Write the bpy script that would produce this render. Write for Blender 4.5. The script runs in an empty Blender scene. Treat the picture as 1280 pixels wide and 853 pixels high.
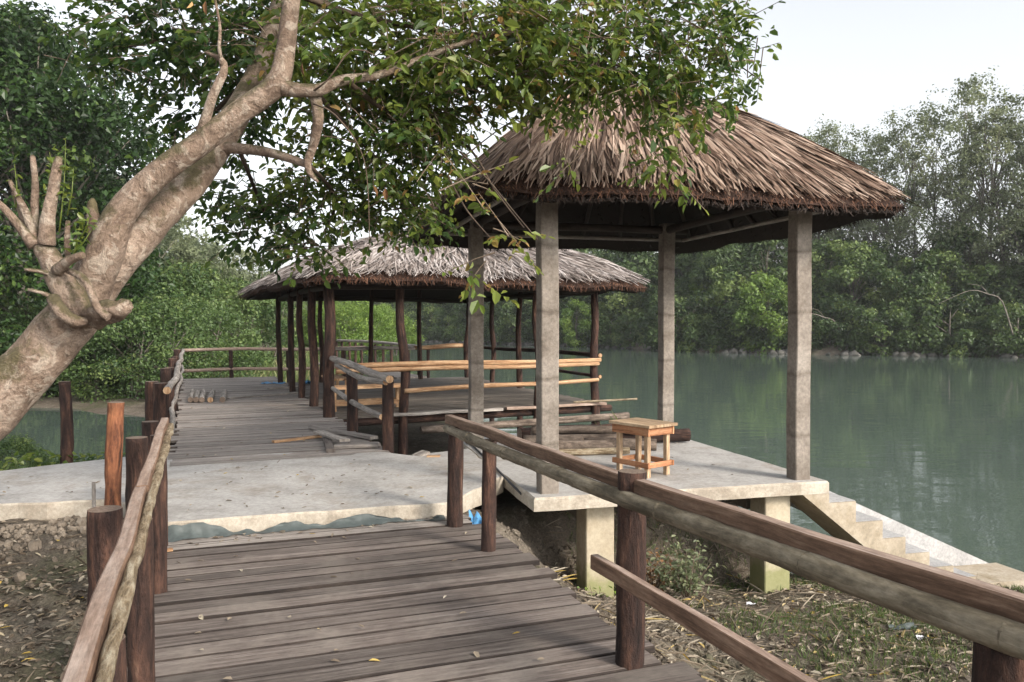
import bpy, math, random
import numpy as np
from mathutils import Vector, noise as mnoise

R = math.radians
random.seed(7)
rng = np.random.default_rng(7)
scene = bpy.context.scene
COL = scene.collection

# ------------------------------------------------------------------ camera, sky, sun, exposure
F_PX = 1000.0
PITCH = R(1.346)
EYE = 1.6
cam_d = bpy.data.cameras.new("camera")
cam = bpy.data.objects.new("camera", cam_d)
COL.objects.link(cam)
cam.location = (0, 0, EYE)
cam.rotation_euler = (R(90) - PITCH, 0, 0)
cam_d.sensor_width = 36.0
cam_d.lens = 36.0 * F_PX / 1280.0
cam_d.clip_start = 0.05
cam_d.clip_end = 2000
scene.camera = cam

SUN_EL, SUN_AZ = 30.0, 132.0        # azimuth clockwise from +Y: behind the camera, to the right
w = bpy.data.worlds.new("World")
scene.world = w
w.use_nodes = True
nt = w.node_tree
bg = nt.nodes["Background"]
sky = nt.nodes.new("ShaderNodeTexSky")
sky.sky_type = 'NISHITA'
sky.sun_disc = False
sky.sun_elevation = R(SUN_EL)
sky.sun_rotation = R(SUN_AZ)
sky.air_density = 1.0
sky.dust_density = 3.0
sky.ozone_density = 1.0
hs = nt.nodes.new("ShaderNodeHueSaturation")
hs.inputs["Saturation"].default_value = 0.20
nt.links.new(sky.outputs[0], hs.inputs["Color"])
nt.links.new(hs.outputs[0], bg.inputs["Color"])
bg.inputs["Strength"].default_value = 0.15

sd = bpy.data.lights.new("sun", 'SUN')
sd.energy = 1.9
sd.angle = R(12)
sd.color = (1.0, 0.90, 0.78)
so = bpy.data.objects.new("sun", sd)
COL.objects.link(so)
az = R(SUN_AZ)
to_sun = Vector((math.sin(az) * math.cos(R(SUN_EL)), math.cos(az) * math.cos(R(SUN_EL)), math.sin(R(SUN_EL))))
so.rotation_euler = to_sun.to_track_quat('Z', 'Y').to_euler()
so.location = (10, -15, 20)

vs = scene.view_settings
vs.view_transform = 'Standard'
vs.look = 'None'
vs.gamma = 1
vs.use_curve_mapping = False
vs.exposure = 1.1
scene.cycles.max_bounces = 6
scene.cycles.transparent_max_bounces = 4

# ------------------------------------------------------------------ pixel -> place helpers
def ray(px, py):
    a, b = (px - 640) / F_PX, (426.5 - py) / F_PX
    c, s = math.cos(PITCH), math.sin(PITCH)
    return Vector((a, c + b * s, -s + b * c))
def at(px, py, Y):
    r = ray(px, py)
    k = Y / r.y
    return Vector((r.x * k, Y, EYE + r.z * k))
def onz(px, py, z):
    r = ray(px, py)
    k = (z - EYE) / r.z
    return Vector((r.x * k, r.y * k, z))

UD = Vector((-0.370, 0.929, 0))      # along the walkway
VD = Vector((0.929, 0.370, 0))       # across it
def uv(u, v, z=0.0):
    p = UD * u + VD * v
    return Vector((p.x, p.y, z))

# ------------------------------------------------------------------ mesh helpers
ORIGIN = {}
class MB:
    def __init__(self):
        self.V, self.Rn, self.n = [], [], 0
        self.faces = []      # (idx array n,k ; uv n,k,2 ; mat ; smooth)
    def add(self, verts, faces, uvq=None, rnd=0.5, mat=0, smooth=False):
        verts = np.asarray(verts, dtype=np.float64).reshape(-1, 3)
        f = np.asarray(faces, dtype=np.int64)
        self.V.append(verts)
        if np.isscalar(rnd):
            rnd = np.full(len(verts), float(rnd))
        self.Rn.append(np.asarray(rnd, dtype=np.float64))
        if uvq is None:
            uvq = np.zeros(f.shape + (2,))
        self.faces.append((f + self.n, np.asarray(uvq), mat, smooth))
        self.n += len(verts)
    def more(self, faces, base, uvq=None, mat=0, smooth=False):
        f = np.asarray(faces, dtype=np.int64)
        if uvq is None:
            uvq = np.zeros(f.shape + (2,))
        self.faces.append((f + base, np.asarray(uvq), mat, smooth))
    def build(self, name, mats, parent=None, loc=None):
        V = np.concatenate(self.V)
        rn = np.concatenate(self.Rn)
        if parent is not None:
            org = ORIGIN[parent.as_pointer()]
        else:
            org = Vector(loc) if loc is not None else Vector((0, 0, 0))
        V = V - np.array(org)
        if not isinstance(mats, (list, tuple)):
            mats = [mats]
        li, lu, tot, mi, sm = [], [], [], [], []
        for f, u, m, s in self.faces:
            li.append(f.reshape(-1)); lu.append(u.reshape(-1, 2))
            tot.append(np.full(len(f), f.shape[1])); mi.append(np.full(len(f), m)); sm.append(np.full(len(f), s))
        li, lu, tot, mi, sm = map(np.concatenate, (li, lu, tot, mi, sm))
        me = bpy.data.meshes.new(name)
        me.vertices.add(len(V)); me.vertices.foreach_set("co", V.astype(np.float32).ravel())
        me.loops.add(len(li)); me.loops.foreach_set("vertex_index", li.astype(np.int32))
        me.polygons.add(len(tot))
        st = np.concatenate(([0], np.cumsum(tot)[:-1]))
        me.polygons.foreach_set("loop_start", st.astype(np.int32))
        me.polygons.foreach_set("loop_total", tot.astype(np.int32))
        for m in mats:
            me.materials.append(m)
        me.polygons.foreach_set("material_index", mi.astype(np.int32))
        me.polygons.foreach_set("use_smooth", sm.astype(bool))
        ul = me.uv_layers.new(name="UVMap")
        ul.data.foreach_set("uv", lu.astype(np.float32).ravel())
        at_ = me.attributes.new("rnd", 'FLOAT', 'POINT')
        at_.data.foreach_set("value", rn.astype(np.float32))
        me.update(calc_edges=True)
        me.validate()
        o = bpy.data.objects.new(name, me)
        COL.objects.link(o)
        if parent is not None:
            o.parent = parent
            ORIGIN[o.as_pointer()] = org
        else:
            o.location = org
            ORIGIN[o.as_pointer()] = org
        return o

def tag(o, label=None, cat=None, group=None, kind=None):
    if label: o["label"] = label
    if cat: o["category"] = cat
    if group: o["group"] = group
    if kind: o["kind"] = kind
    return o
def thing(name, label, cat, loc, group=None):
    o = bpy.data.objects.new(name, None)
    COL.objects.link(o)
    o.location = loc
    o.empty_display_size = 0.2
    ORIGIN[o.as_pointer()] = Vector(loc)
    return tag(o, label, cat, group)
def copy_tree(o, parent=None):
    c = o.copy()
    COL.objects.link(c)
    if parent is not None:
        c.parent = parent
    for ch in list(o.children):
        copy_tree(ch, c)
    return c

def catmull(pts, rad, step):
    pts = [Vector(p) for p in pts]
    out, ro = [], []
    n = len(pts)
    for i in range(n - 1):
        p0 = pts[max(i - 1, 0)]; p1 = pts[i]; p2 = pts[i + 1]; p3 = pts[min(i + 2, n - 1)]
        k = max(1, int((p2 - p1).length / step))
        for j in range(k):
            t = j / k
            q = 0.5 * ((2 * p1) + (p2 - p0) * t + (2 * p0 - 5 * p1 + 4 * p2 - p3) * t * t + (3 * p1 - p0 - 3 * p2 + p3) * t ** 3)
            out.append(q); ro.append(rad[i] * (1 - t) + rad[i + 1] * t)
    out.append(pts[-1]); ro.append(rad[-1])
    return out, ro

def tube(mb, pts, rad, sides=12, step=0.1, amp=0.0, freq=6.0, mat=0, cap_mat=None, rnd=None, seed=0.0, caps=True, smooth=True, squash=1.0):
    if not isinstance(rad, (list, tuple)):
        rad = [rad] * len(pts)
    P, RR = catmull(pts, rad, step)
    rnd = random.random() if rnd is None else rnd
    n = len(P)
    T = []
    for i in range(n):
        d = P[min(i + 1, n - 1)] - P[max(i - 1, 0)]
        T.append(d.normalized() if d.length > 1e-9 else Vector((0, 0, 1)))
    a = T[0].orthogonal().normalized()
    if abs(T[0].z) < 0.9:
        a = T[0].cross(Vector((0, 0, 1))).normalized()
    verts = []; L = 0.0; Ls = []
    for i in range(n):
        if i: L += (P[i] - P[i - 1]).length
        Ls.append(L)
        a = (a - T[i] * a.dot(T[i])).normalized()
        b = T[i].cross(a)
        for s in range(sides):
            th = 2 * math.pi * s / sides
            d = a * math.cos(th) + b * math.sin(th) * squash
            q = P[i] + d * RR[i]
            if amp:
                nz = mnoise.noise(q * freq + Vector((seed, seed * 2.3, 0))) + 0.5 * mnoise.noise(q * freq * 2.7 + Vector((seed, 0, 5)))
                q = P[i] + d * RR[i] * (1 + amp * nz)
            verts.append(q[:])
    faces, uvs = [], []
    circ = 2 * math.pi * (sum(RR) / n)
    for i in range(n - 1):
        for s in range(sides):
            s2 = (s + 1) % sides
            faces.append((i * sides + s, i * sides + s2, (i + 1) * sides + s2, (i + 1) * sides + s))
            u0, u1 = circ * s / sides, circ * (s + 1) / sides
            uvs.append(((u0, Ls[i]), (u1, Ls[i]), (u1, Ls[i + 1]), (u0, Ls[i + 1])))
    base = mb.n
    mb.add(verts, faces, uvs, rnd, mat, smooth)
    if caps:
        cm = mat if cap_mat is None else cap_mat
        c0 = [s for s in range(sides)][::-1]
        c1 = [(n - 1) * sides + s for s in range(sides)]
        ring = [[0.1 * math.cos(2 * math.pi * s / sides), 0.1 * math.sin(2 * math.pi * s / sides)] for s in range(sides)]
        mb.more([c0], base, [ring[::-1]], cm, False)
        mb.more([c1], base, [ring], cm, False)

def beam(mb, p0, p1, wdt, hgt, up=Vector((0, 0, 1)), ch=0.004, segs=1, wob=0.0, mat=0, rnd=None, top_mat=None, seed=None, edge_mat=None):
    """chamfered timber from p0 to p1, wdt across, hgt along up"""
    p0, p1 = Vector(p0), Vector(p1)
    rnd = random.random() if rnd is None else rnd
    seed = random.random() * 50 if seed is None else seed
    t = (p1 - p0).normalized()
    s = t.cross(up).normalized()
    n = s.cross(t).normalized()
    hw, hh = wdt / 2, hgt / 2
    prof = [(-hw + ch, -hh), (hw - ch, -hh), (hw, -hh + ch), (hw, hh - ch), (hw - ch, hh), (-hw + ch, hh), (-hw, hh - ch), (-hw, -hh + ch)]
    L = (p1 - p0).length
    verts = []
    for i in range(segs + 1):
        k = i / segs
        c = p0.lerp(p1, k)
        for (x, y) in prof:
            q = c + s * x + n * y
            if wob:
                v = mnoise.noise_vector(q * 1.6 + Vector((seed, 0, 0)))
                q = q + v * wob
            verts.append(q[:])
    per = [0]
    for i in range(8):
        a, b = prof[i], prof[(i + 1) % 8]
        per.append(per[-1] + math.hypot(a[0] - b[0], a[1] - b[1]))
    base = mb.n
    faces, uvs = [], []
    tf, tu = [], []
    ef, eu = [], []
    for i in range(segs):
        for j in range(8):
            j2 = (j + 1) % 8
            f = (i * 8 + j, i * 8 + j2, (i + 1) * 8 + j2, (i + 1) * 8 + j)
            u = ((per[j], L * i / segs), (per[j + 1], L * i / segs), (per[j + 1], L * (i + 1) / segs), (per[j], L * (i + 1) / segs))
            if top_mat is not None and j == 4:
                tf.append(f); tu.append(u)
            elif edge_mat is not None and j != 4:
                ef.append(f); eu.append(u)
            else:
                faces.append(f); uvs.append(u)
    mb.add(verts, faces, uvs, rnd, mat)
    if tf:
        mb.more(tf, base, tu, top_mat)
    if ef:
        mb.more(ef, base, eu, edge_mat)
    e = np.array(prof) * 0.3
    mb.more([list(range(8))[::-1]], base, [e[::-1]], mat)
    mb.more([[segs * 8 + j for j in range(8)]], base, [e], mat)

def prism(mb, poly, z0, z1, ch=0.012, mat=0, top_mat=None, rnd=0.5, sub=0.0, jit=0.0):
    """polygon slab with a chamfered, slightly worn upper edge (poly counter-clockwise)"""
    P = [Vector((p[0], p[1], 0)) for p in poly]
    if sub:
        Q = []
        for i in range(len(P)):
            a, b = P[i], P[(i + 1) % len(P)]
            k = max(1, int((b - a).length / sub))
            for j in range(k):
                q = a.lerp(b, j / k)
                if jit and j:
                    q += Vector((mnoise.noise(q * 3), mnoise.noise(q * 3 + Vector((9, 9, 9))), 0)) * jit
                Q.append(q)
        P = Q
    n = len(P)
    area = sum(P[i].x * P[(i + 1) % n].y - P[(i + 1) % n].x * P[i].y for i in range(n))
    if area < 0: P = P[::-1]
    inn = []
    for i in range(n):
        e1 = (P[i] - P[i - 1]).normalized(); e2 = (P[(i + 1) % n] - P[i]).normalized()
        nn = Vector((-e1.y - e2.y, e1.x + e2.x, 0))
        nn = nn.normalized() if nn.length > 1e-6 else Vector((-e1.y, e1.x, 0))
        inn.append(P[i] + nn * ch)
    verts = [(p.x, p.y, z0) for p in P] + [(p.x, p.y, z1 - ch) for p in P] + [(p.x, p.y, z1) for p in inn]
    faces = []
    for i in range(n):
        j = (i + 1) % n
        faces.append((i, j, n + j, n + i)); faces.append((n + i, n + j, 2 * n + j, 2 * n + i))
    base = mb.n
    mb.add(verts, faces, None, rnd, mat)
    mb.more([[i for i in range(n)][::-1]], base, None, mat)
    mb.more([[2 * n + i for i in range(n)]], base, None, mat if top_mat is None else top_mat)

# ------------------------------------------------------------------ numpy noise
def _hash(ix, iy, s):
    h = (ix * 374761393 + iy * 668265263 + s * 982451653) & 0xffffffff
    h = ((h ^ (h >> 13)) * 1274126177) & 0xffffffff
    return ((h ^ (h >> 16)) & 0xffff) / 65535.0
def vnoise(x, y, s=0):
    xi, yi = np.floor(x).astype(np.int64), np.floor(y).astype(np.int64)
    fx, fy = x - xi, y - yi
    fx, fy = fx * fx * (3 - 2 * fx), fy * fy * (3 - 2 * fy)
    a, b = _hash(xi, yi, s), _hash(xi + 1, yi, s)
    c, d = _hash(xi, yi + 1, s), _hash(xi + 1, yi + 1, s)
    return (a * (1 - fx) + b * fx) * (1 - fy) + (c * (1 - fx) + d * fx) * fy
def fbm(x, y, s=0, o=4):
    r, a, t = 0, 1.0, 0
    for k in range(o):
        r = r + a * (vnoise(x * 2 ** k, y * 2 ** k, s + k) - 0.5); t += a; a *= 0.5
    return r / t
def sstep(a, b, x):
    t = np.clip((x - a) / (b - a), 0, 1)
    return t * t * (3 - 2 * t)
def poly_sd(x, y, poly):
    """signed distance, positive inside"""
    d = np.full(np.shape(x), 1e9); ins = np.zeros(np.shape(x), bool)
    n = len(poly)
    for i in range(n):
        ax, ay = poly[i]; bx, by = poly[(i + 1) % n]
        dx, dy = bx - ax, by - ay
        t = np.clip(((x - ax) * dx + (y - ay) * dy) / (dx * dx + dy * dy), 0, 1)
        d = np.minimum(d, np.hypot(x - ax - t * dx, y - ay - t * dy))
        c = ((ay > y) != (by > y)) & (x < (bx - ax) * (y - ay) / (by - ay + 1e-12) + ax)
        ins ^= c
    return np.where(ins, d, -d)

# ------------------------------------------------------------------ materials
def new_mat(name):
    m = bpy.data.materials.new(name)
    m.use_nodes = True
    t = m.node_tree
    return m, t, t.nodes["Principled BSDF"]
def N(t, kind, **kw):
    n = t.nodes.new(kind)
    for k, v in kw.items():
        setattr(n, k, v)
    return n
def ramp(t, stops, fac):
    r = N(t, "ShaderNodeValToRGB")
    e = r.color_ramp.elements
    while len(e) < len(stops): e.new(0.5)
    for i, (p, c) in enumerate(stops):
        e[i].position = p; e[i].color = (*c, 1)
    t.links.new(fac, r.inputs[0])
    return r.outputs[0]
def mth(t, op, a, b=None, c=None):
    n = N(t, "ShaderNodeMath", operation=op)
    for i, v in enumerate((a, b, c)):
        if v is None: continue
        if isinstance(v, (int, float)): n.inputs[i].default_value = v
        else: t.links.new(v, n.inputs[i])
    return n.outputs[0]
def mixc(t, fac, a, b, mode='MIX'):
    n = N(t, "ShaderNodeMix", data_type='RGBA', blend_type=mode)
    for sock, v in ((n.inputs[0], fac), (n.inputs[6], a), (n.inputs[7], b)):
        if isinstance(v, (int, float)): sock.default_value = v
        elif isinstance(v, tuple): sock.default_value = (*v, 1)
        else: t.links.new(v, sock)
    return n.outputs[2]
def tnoise(t, vec, scale, detail=5, rough=0.6, dist=0.0):
    n = N(t, "ShaderNodeTexNoise")
    n.inputs["Scale"].default_value = scale; n.inputs["Detail"].default_value = detail
    n.inputs["Roughness"].default_value = rough; n.inputs["Distortion"].default_value = dist
    if vec is not None: t.links.new(vec, n.inputs["Vector"])
    return n.outputs[0]
def con(t, v, k=1.8):
    n = N(t, "ShaderNodeMath", operation='MULTIPLY_ADD', use_clamp=True)
    t.links.new(v, n.inputs[0]); n.inputs[1].default_value = k; n.inputs[2].default_value = 0.5 - 0.5 * k
    return n.outputs[0]
def attr(t, name="rnd"):
    return N(t, "ShaderNodeAttribute", attribute_name=name).outputs["Fac"]
def bump(t, b, h, strength=0.3, dist=0.01):
    n = N(t, "ShaderNodeBump")
    n.inputs["Strength"].default_value = strength; n.inputs["Distance"].default_value = dist
    t.links.new(h, n.inputs["Height"]); t.links.new(n.outputs[0], b.inputs["Normal"])
def objco(t):
    return N(t, "ShaderNodeTexCoord").outputs["Object"]
def worldco(t):
    return N(t, "ShaderNodeNewGeometry").outputs["Position"]

def wood(name, stops, su=30, sv=2.2, var=0.5, rough=0.8, bs=0.5, blotch=None, bd=0.004):
    """grain follows the UV's v direction; rnd makes every piece its own"""
    m, t, b = new_mat(name)
    tc = N(t, "ShaderNodeTexCoord")
    r = attr(t)
    mp = N(t, "ShaderNodeVectorMath", operation='MULTIPLY')
    mp.inputs[1].default_value = (su, sv, 1)
    t.links.new(tc.outputs["UV"], mp.inputs[0])
    off = N(t, "ShaderNodeCombineXYZ")
    for i, k in enumerate((37.0, 91.0, 53.0)):
        t.links.new(mth(t, 'MULTIPLY', r, k), off.inputs[i])
    ad = N(t, "ShaderNodeVectorMath", operation='ADD')
    t.links.new(mp.outputs[0], ad.inputs[0]); t.links.new(off.outputs[0], ad.inputs[1])
    n1 = con(t, tnoise(t, ad.outputs[0], 1.0, 7, 0.68, 0.4), 2.0)
    c = ramp(t, stops, n1)
    n2 = tnoise(t, objco(t), 2.3, 4, 0.6)
    if blotch:
        c = mixc(t, ramp(t, [(0.50, (0, 0, 0)), (0.66, (1, 1, 1))], n2), c, blotch)
    h = N(t, "ShaderNodeHueSaturation")
    t.links.new(mth(t, 'MULTIPLY_ADD', r, var, 1 - var / 2), h.inputs["Value"])
    t.links.new(c, h.inputs["Color"])
    mp2 = N(t, "ShaderNodeVectorMath", operation='MULTIPLY'); mp2.inputs[1].default_value = (3.2, 9.0, 1)
    t.links.new(ad.outputs[0], mp2.inputs[0])
    n3 = con(t, mth(t, 'ADD', mth(t, 'MULTIPLY', tnoise(t, mp2.outputs[0], 1.0, 4, 0.7), 0.6), mth(t, 'MULTIPLY', tnoise(t, objco(t), 11, 5, 0.75), 0.4)), 2.4)
    c = mixc(t, 0.6, h.outputs[0], ramp(t, [(0.2, (0.5, 0.5, 0.5)), (0.7, (1.15, 1.15, 1.15))], n3), 'MULTIPLY')
    t.links.new(c, b.inputs["Base Color"])
    b.inputs["Roughness"].default_value = rough
    b.inputs["Specular IOR Level"].default_value = 0.3
    bump(t, b, mth(t, 'ADD', n1, mth(t, 'MULTIPLY', n3, 0.5)), bs, bd)
    return m

def rockish(name, stops, scale=3.0, rough=0.9, bs=0.4, bd=0.02, stain=None, stain_scale=1.0, fine=(0.75, 1.1), extra=None):
    m, t, b = new_mat(name)
    co = objco(t)
    n1 = con(t, tnoise(t, co, scale, 8, 0.7), 1.7)
    c = ramp(t, stops, n1)
    if stain:
        n2 = tnoise(t, co, stain_scale, 6, 0.7, 0.3)
        c = mixc(t, ramp(t, [(0.52, (0, 0, 0)), (0.70, (1, 1, 1))], n2), c, stain)
    n3 = tnoise(t, co, scale * 14, 4, 0.7)
    c = mixc(t, 1.0, c, ramp(t, [(0.35, (fine[0],) * 3), (0.65, (fine[1],) * 3)], n3), 'MULTIPLY')
    if extra: c = extra(t, c)
    t.links.new(c, b.inputs["Base Color"])
    b.inputs["Roughness"].default_value = rough
    b.inputs["Specular IOR Level"].default_value = 0.25
    bump(t, b, mth(t, 'ADD', n1, mth(t, 'MULTIPLY', n3, 0.35)), bs, bd)
    return m

def leafmat(name, stops, rough=0.45, trans=0.3, tcol=None, spec=0.4, nscale=None):
    m, t, b = new_mat(name)
    r = attr(t)
    c = ramp(t, stops, r)
    if nscale:
        n = tnoise(t, worldco(t), nscale, 3)
        c = mixc(t, 1.0, c, ramp(t, [(0.3, (0.65, 0.7, 0.7)), (0.7, (1.3, 1.25, 1.1))], n), 'MULTIPLY')
    t.links.new(c, b.inputs["Base Color"])
    b.inputs["Roughness"].default_value = rough
    b.inputs["Specular IOR Level"].default_value = spec
    tr = N(t, "ShaderNodeBsdfTranslucent")
    h = N(t, "ShaderNodeHueSaturation")
    h.inputs["Hue"].default_value = 0.48; h.inputs["Value"].default_value = 1.5
    t.links.new(c, h.inputs["Color"]); t.links.new(h.outputs[0], tr.inputs["Color"])
    mx = N(t, "ShaderNodeMixShader")
    mx.inputs[0].default_value = trans
    t.links.new(b.outputs[0], mx.inputs[1]); t.links.new(tr.outputs[0], mx.inputs[2])
    t.links.new(mx.outputs[0], t.nodes["Material Output"].inputs["Surface"])
    return m

M = {}
M['deck_dark'] = wood("worn_brown_planks", [(0.15, (0.050, 0.040, 0.035)), (0.5, (0.122, 0.099, 0.086)), (0.85, (0.215, 0.186, 0.167))], 42, 1.3, 0.6, 0.75, 0.6, blotch=(0.17, 0.145, 0.125))
M['grime_shade'] = wood("grimy_shaded_plank_edge", [(0.2, (0.012, 0.009, 0.008)), (0.8, (0.045, 0.034, 0.028))], 30, 3, 0.3, 0.9)  # dirty plank edges, with the shade of the gaps put into the colour
M['deck_grey'] = wood("weathered_grey_planks", [(0.2, (0.14, 0.12, 0.105)), (0.5, (0.26, 0.23, 0.205)), (0.8, (0.37, 0.335, 0.305))], 42, 1.3, 0.5, 0.85, 0.5)
M['floor'] = wood("hut_floor_planks", [(0.25, (0.06, 0.05, 0.04)), (0.6, (0.13, 0.11, 0.09)), (0.8, (0.18, 0.15, 0.13))], 22, 1.6, 0.5)
M['beam'] = wood("sawn_brown_timber", [(0.2, (0.085, 0.048, 0.030)), (0.5, (0.175, 0.105, 0.068)), (0.8, (0.27, 0.18, 0.125))], 26, 1.8, 0.3, 0.75, 0.5)
M['beam_top'] = wood("pale_timber_top", [(0.2, (0.17, 0.115, 0.085)), (0.5, (0.29, 0.21, 0.165)), (0.8, (0.38, 0.30, 0.25))], 26, 1.8, 0.3, 0.85, 0.4)  # lighter brown timber, used on beam tops and a few whole rails
M['post'] = wood("dark_bark_post", [(0.2, (0.012, 0.007, 0.006)), (0.5, (0.038, 0.020, 0.015)), (0.75, (0.085, 0.043, 0.029)), (0.95, (0.17, 0.10, 0.07))], 16, 2.6, 0.5, 0.85, 1.0, bd=0.015)
M['post_end'] = wood("sawn_post_end", [(0.2, (0.10, 0.07, 0.05)), (0.8, (0.24, 0.18, 0.14))], 40, 40, 0.3)
M['peeled'] = wood("peeled_orange_wood", [(0.22, (0.030, 0.016, 0.011)), (0.42, (0.14, 0.052, 0.026)), (0.8, (0.31, 0.13, 0.062))], 22, 3.0, 0.2, 0.8, 0.9, blotch=(0.07, 0.028, 0.015), bd=0.012)
M['pole'] = wood("grey_green_pole", [(0.25, (0.075, 0.06, 0.038)), (0.5, (0.17, 0.14, 0.095)), (0.8, (0.30, 0.26, 0.19))], 14, 2.4, 0.2, 0.7, 0.5)
M['pole_pale'] = wood("pale_barky_pole", [(0.2, (0.09, 0.062, 0.035)), (0.45, (0.24, 0.18, 0.11)), (0.8, (0.43, 0.37, 0.27))], 40, 7.0, 0.2, 0.8, 1.0, bd=0.012)
M['grey_pole'] = wood("silver_weathered_pole", [(0.25, (0.14, 0.12, 0.105)), (0.5, (0.28, 0.25, 0.22)), (0.8, (0.42, 0.38, 0.34))], 20, 1.6, 0.3)
M['fresh'] = wood("fresh_orange_timber", [(0.25, (0.22, 0.115, 0.055)), (0.5, (0.38, 0.225, 0.12)), (0.8, (0.52, 0.36, 0.22))], 20, 1.6, 0.3)
M['stoolwood'] = wood("stool_wood", [(0.25, (0.20, 0.13, 0.075)), (0.5, (0.36, 0.25, 0.155)), (0.8, (0.48, 0.36, 0.24))], 26, 2.0, 0.3)
M['stoolred'] = wood("stool_reddish_wood", [(0.25, (0.22, 0.09, 0.04)), (0.5, (0.36, 0.165, 0.08)), (0.8, (0.45, 0.24, 0.13))], 26, 2.0, 0.3)
M['log'] = wood("grey_brown_log_bark", [(0.25, (0.05, 0.036, 0.028)), (0.5, (0.13, 0.10, 0.078)), (0.8, (0.24, 0.19, 0.155))], 9, 2.5, 0.5, 0.9, 0.9, bd=0.012)
M['dark_timber'] = wood("dark_roof_timber", [(0.25, (0.018, 0.012, 0.009)), (0.8, (0.045, 0.032, 0.025))], 14, 1.6, 0.3)
M['bough'] = wood("dark_bough", [(0.2, (0.035, 0.024, 0.017)), (0.8, (0.12, 0.085, 0.06))], 20, 3, 0.3)
M['concrete'] = rockish("pale_concrete", [(0.3, (0.30, 0.285, 0.265)), (0.5, (0.385, 0.37, 0.35)), (0.75, (0.45, 0.435, 0.415))], 1.6, 0.9, 0.35, 0.012, (0.265, 0.23, 0.19), 0.8, (0.78, 1.08))
M['slab_side'] = rockish("warm_concrete_side", [(0.3, (0.29, 0.25, 0.20)), (0.5, (0.40, 0.355, 0.29)), (0.75, (0.47, 0.42, 0.35))], 3.0, 0.9, 0.4, 0.012, (0.28, 0.23, 0.175), 1.6, (0.8, 1.08))
def colmarks(t, c):
    sx = N(t, "ShaderNodeSeparateXYZ"); t.links.new(worldco(t), sx.inputs[0])
    n = tnoise(t, worldco(t), 5.0, 5)
    z = mth(t, 'ADD', sx.outputs[2], mth(t, 'MULTIPLY', n, 0.10))
    f = mth(t, 'PINGPONG', mth(t, 'ADD', z, 0.11), 0.31)
    c = mixc(t, 1.0, c, ramp(t, [(0.0, (0.62, 0.6, 0.58)), (0.035, (1, 1, 1)), (0.16, (1, 1, 1)), (0.31, (0.86, 0.85, 0.84))], f), 'MULTIPLY')
    g = N(t, "ShaderNodeClamp"); t.links.new(mth(t, 'MULTIPLY', mth(t, 'SUBTRACT', 0.30, z), 3.0), g.inputs[0])
    return mixc(t, mth(t, 'MULTIPLY', g.outputs[0], 0.5), c, (0.13, 0.11, 0.09))
M['column'] = rockish("rough_column_concrete", [(0.3, (0.18, 0.152, 0.126)), (0.5, (0.25, 0.217, 0.184)), (0.75, (0.31, 0.275, 0.238))], 2.2, 0.92, 0.5, 0.012, (0.19, 0.165, 0.14), 2.5, (0.72, 1.1), colmarks)
def moss(t, c):
    sx = N(t, "ShaderNodeSeparateXYZ"); t.links.new(worldco(t), sx.inputs[0])
    n = tnoise(t, worldco(t), 6.0, 4)
    f = mth(t, 'SUBTRACT', mth(t, 'MULTIPLY', n, 0.55), mth(t, 'ADD', sx.outputs[2], 1.02))
    f = mth(t, 'MULTIPLY', f, 5.0)
    n2 = N(t, "ShaderNodeClamp"); t.links.new(f, n2.inputs[0])
    return mixc(t, mth(t, 'MULTIPLY', n2.outputs[0], 0.7), c, (0.16, 0.18, 0.055))
M['pillar'] = rockish("beige_painted_pillar", [(0.3, (0.32, 0.27, 0.195)), (0.5, (0.40, 0.345, 0.255)), (0.75, (0.46, 0.40, 0.30))], 2.2, 0.9, 0.3, 0.01, (0.36, 0.30, 0.21), 1.8, (0.85, 1.05), moss)
M['stair'] = rockish("sandy_stair_concrete", [(0.3, (0.29, 0.245, 0.18)), (0.5, (0.37, 0.315, 0.24)), (0.75, (0.43, 0.38, 0.305))], 2.2, 0.9, 0.35, 0.012, (0.25, 0.20, 0.13), 2.2, (0.82, 1.06))
M['tread'] = rockish("pale_tread_concrete", [(0.3, (0.32, 0.315, 0.31)), (0.75, (0.42, 0.415, 0.41))], 2.2, 0.9, 0.3, 0.01)
M['stone'] = rockish("rubble_stone", [(0.3, (0.09, 0.073, 0.056)), (0.5, (0.165, 0.135, 0.105)), (0.75, (0.27, 0.225, 0.175))], 1.7, 0.95, 0.6, 0.02)
M['mud_rock'] = rockish("grey_bank_mud", [(0.3, (0.05, 0.05, 0.045)), (0.5, (0.11, 0.105, 0.095)), (0.75, (0.20, 0.19, 0.175))], 0.7, 0.9, 0.6, 0.05)

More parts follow.
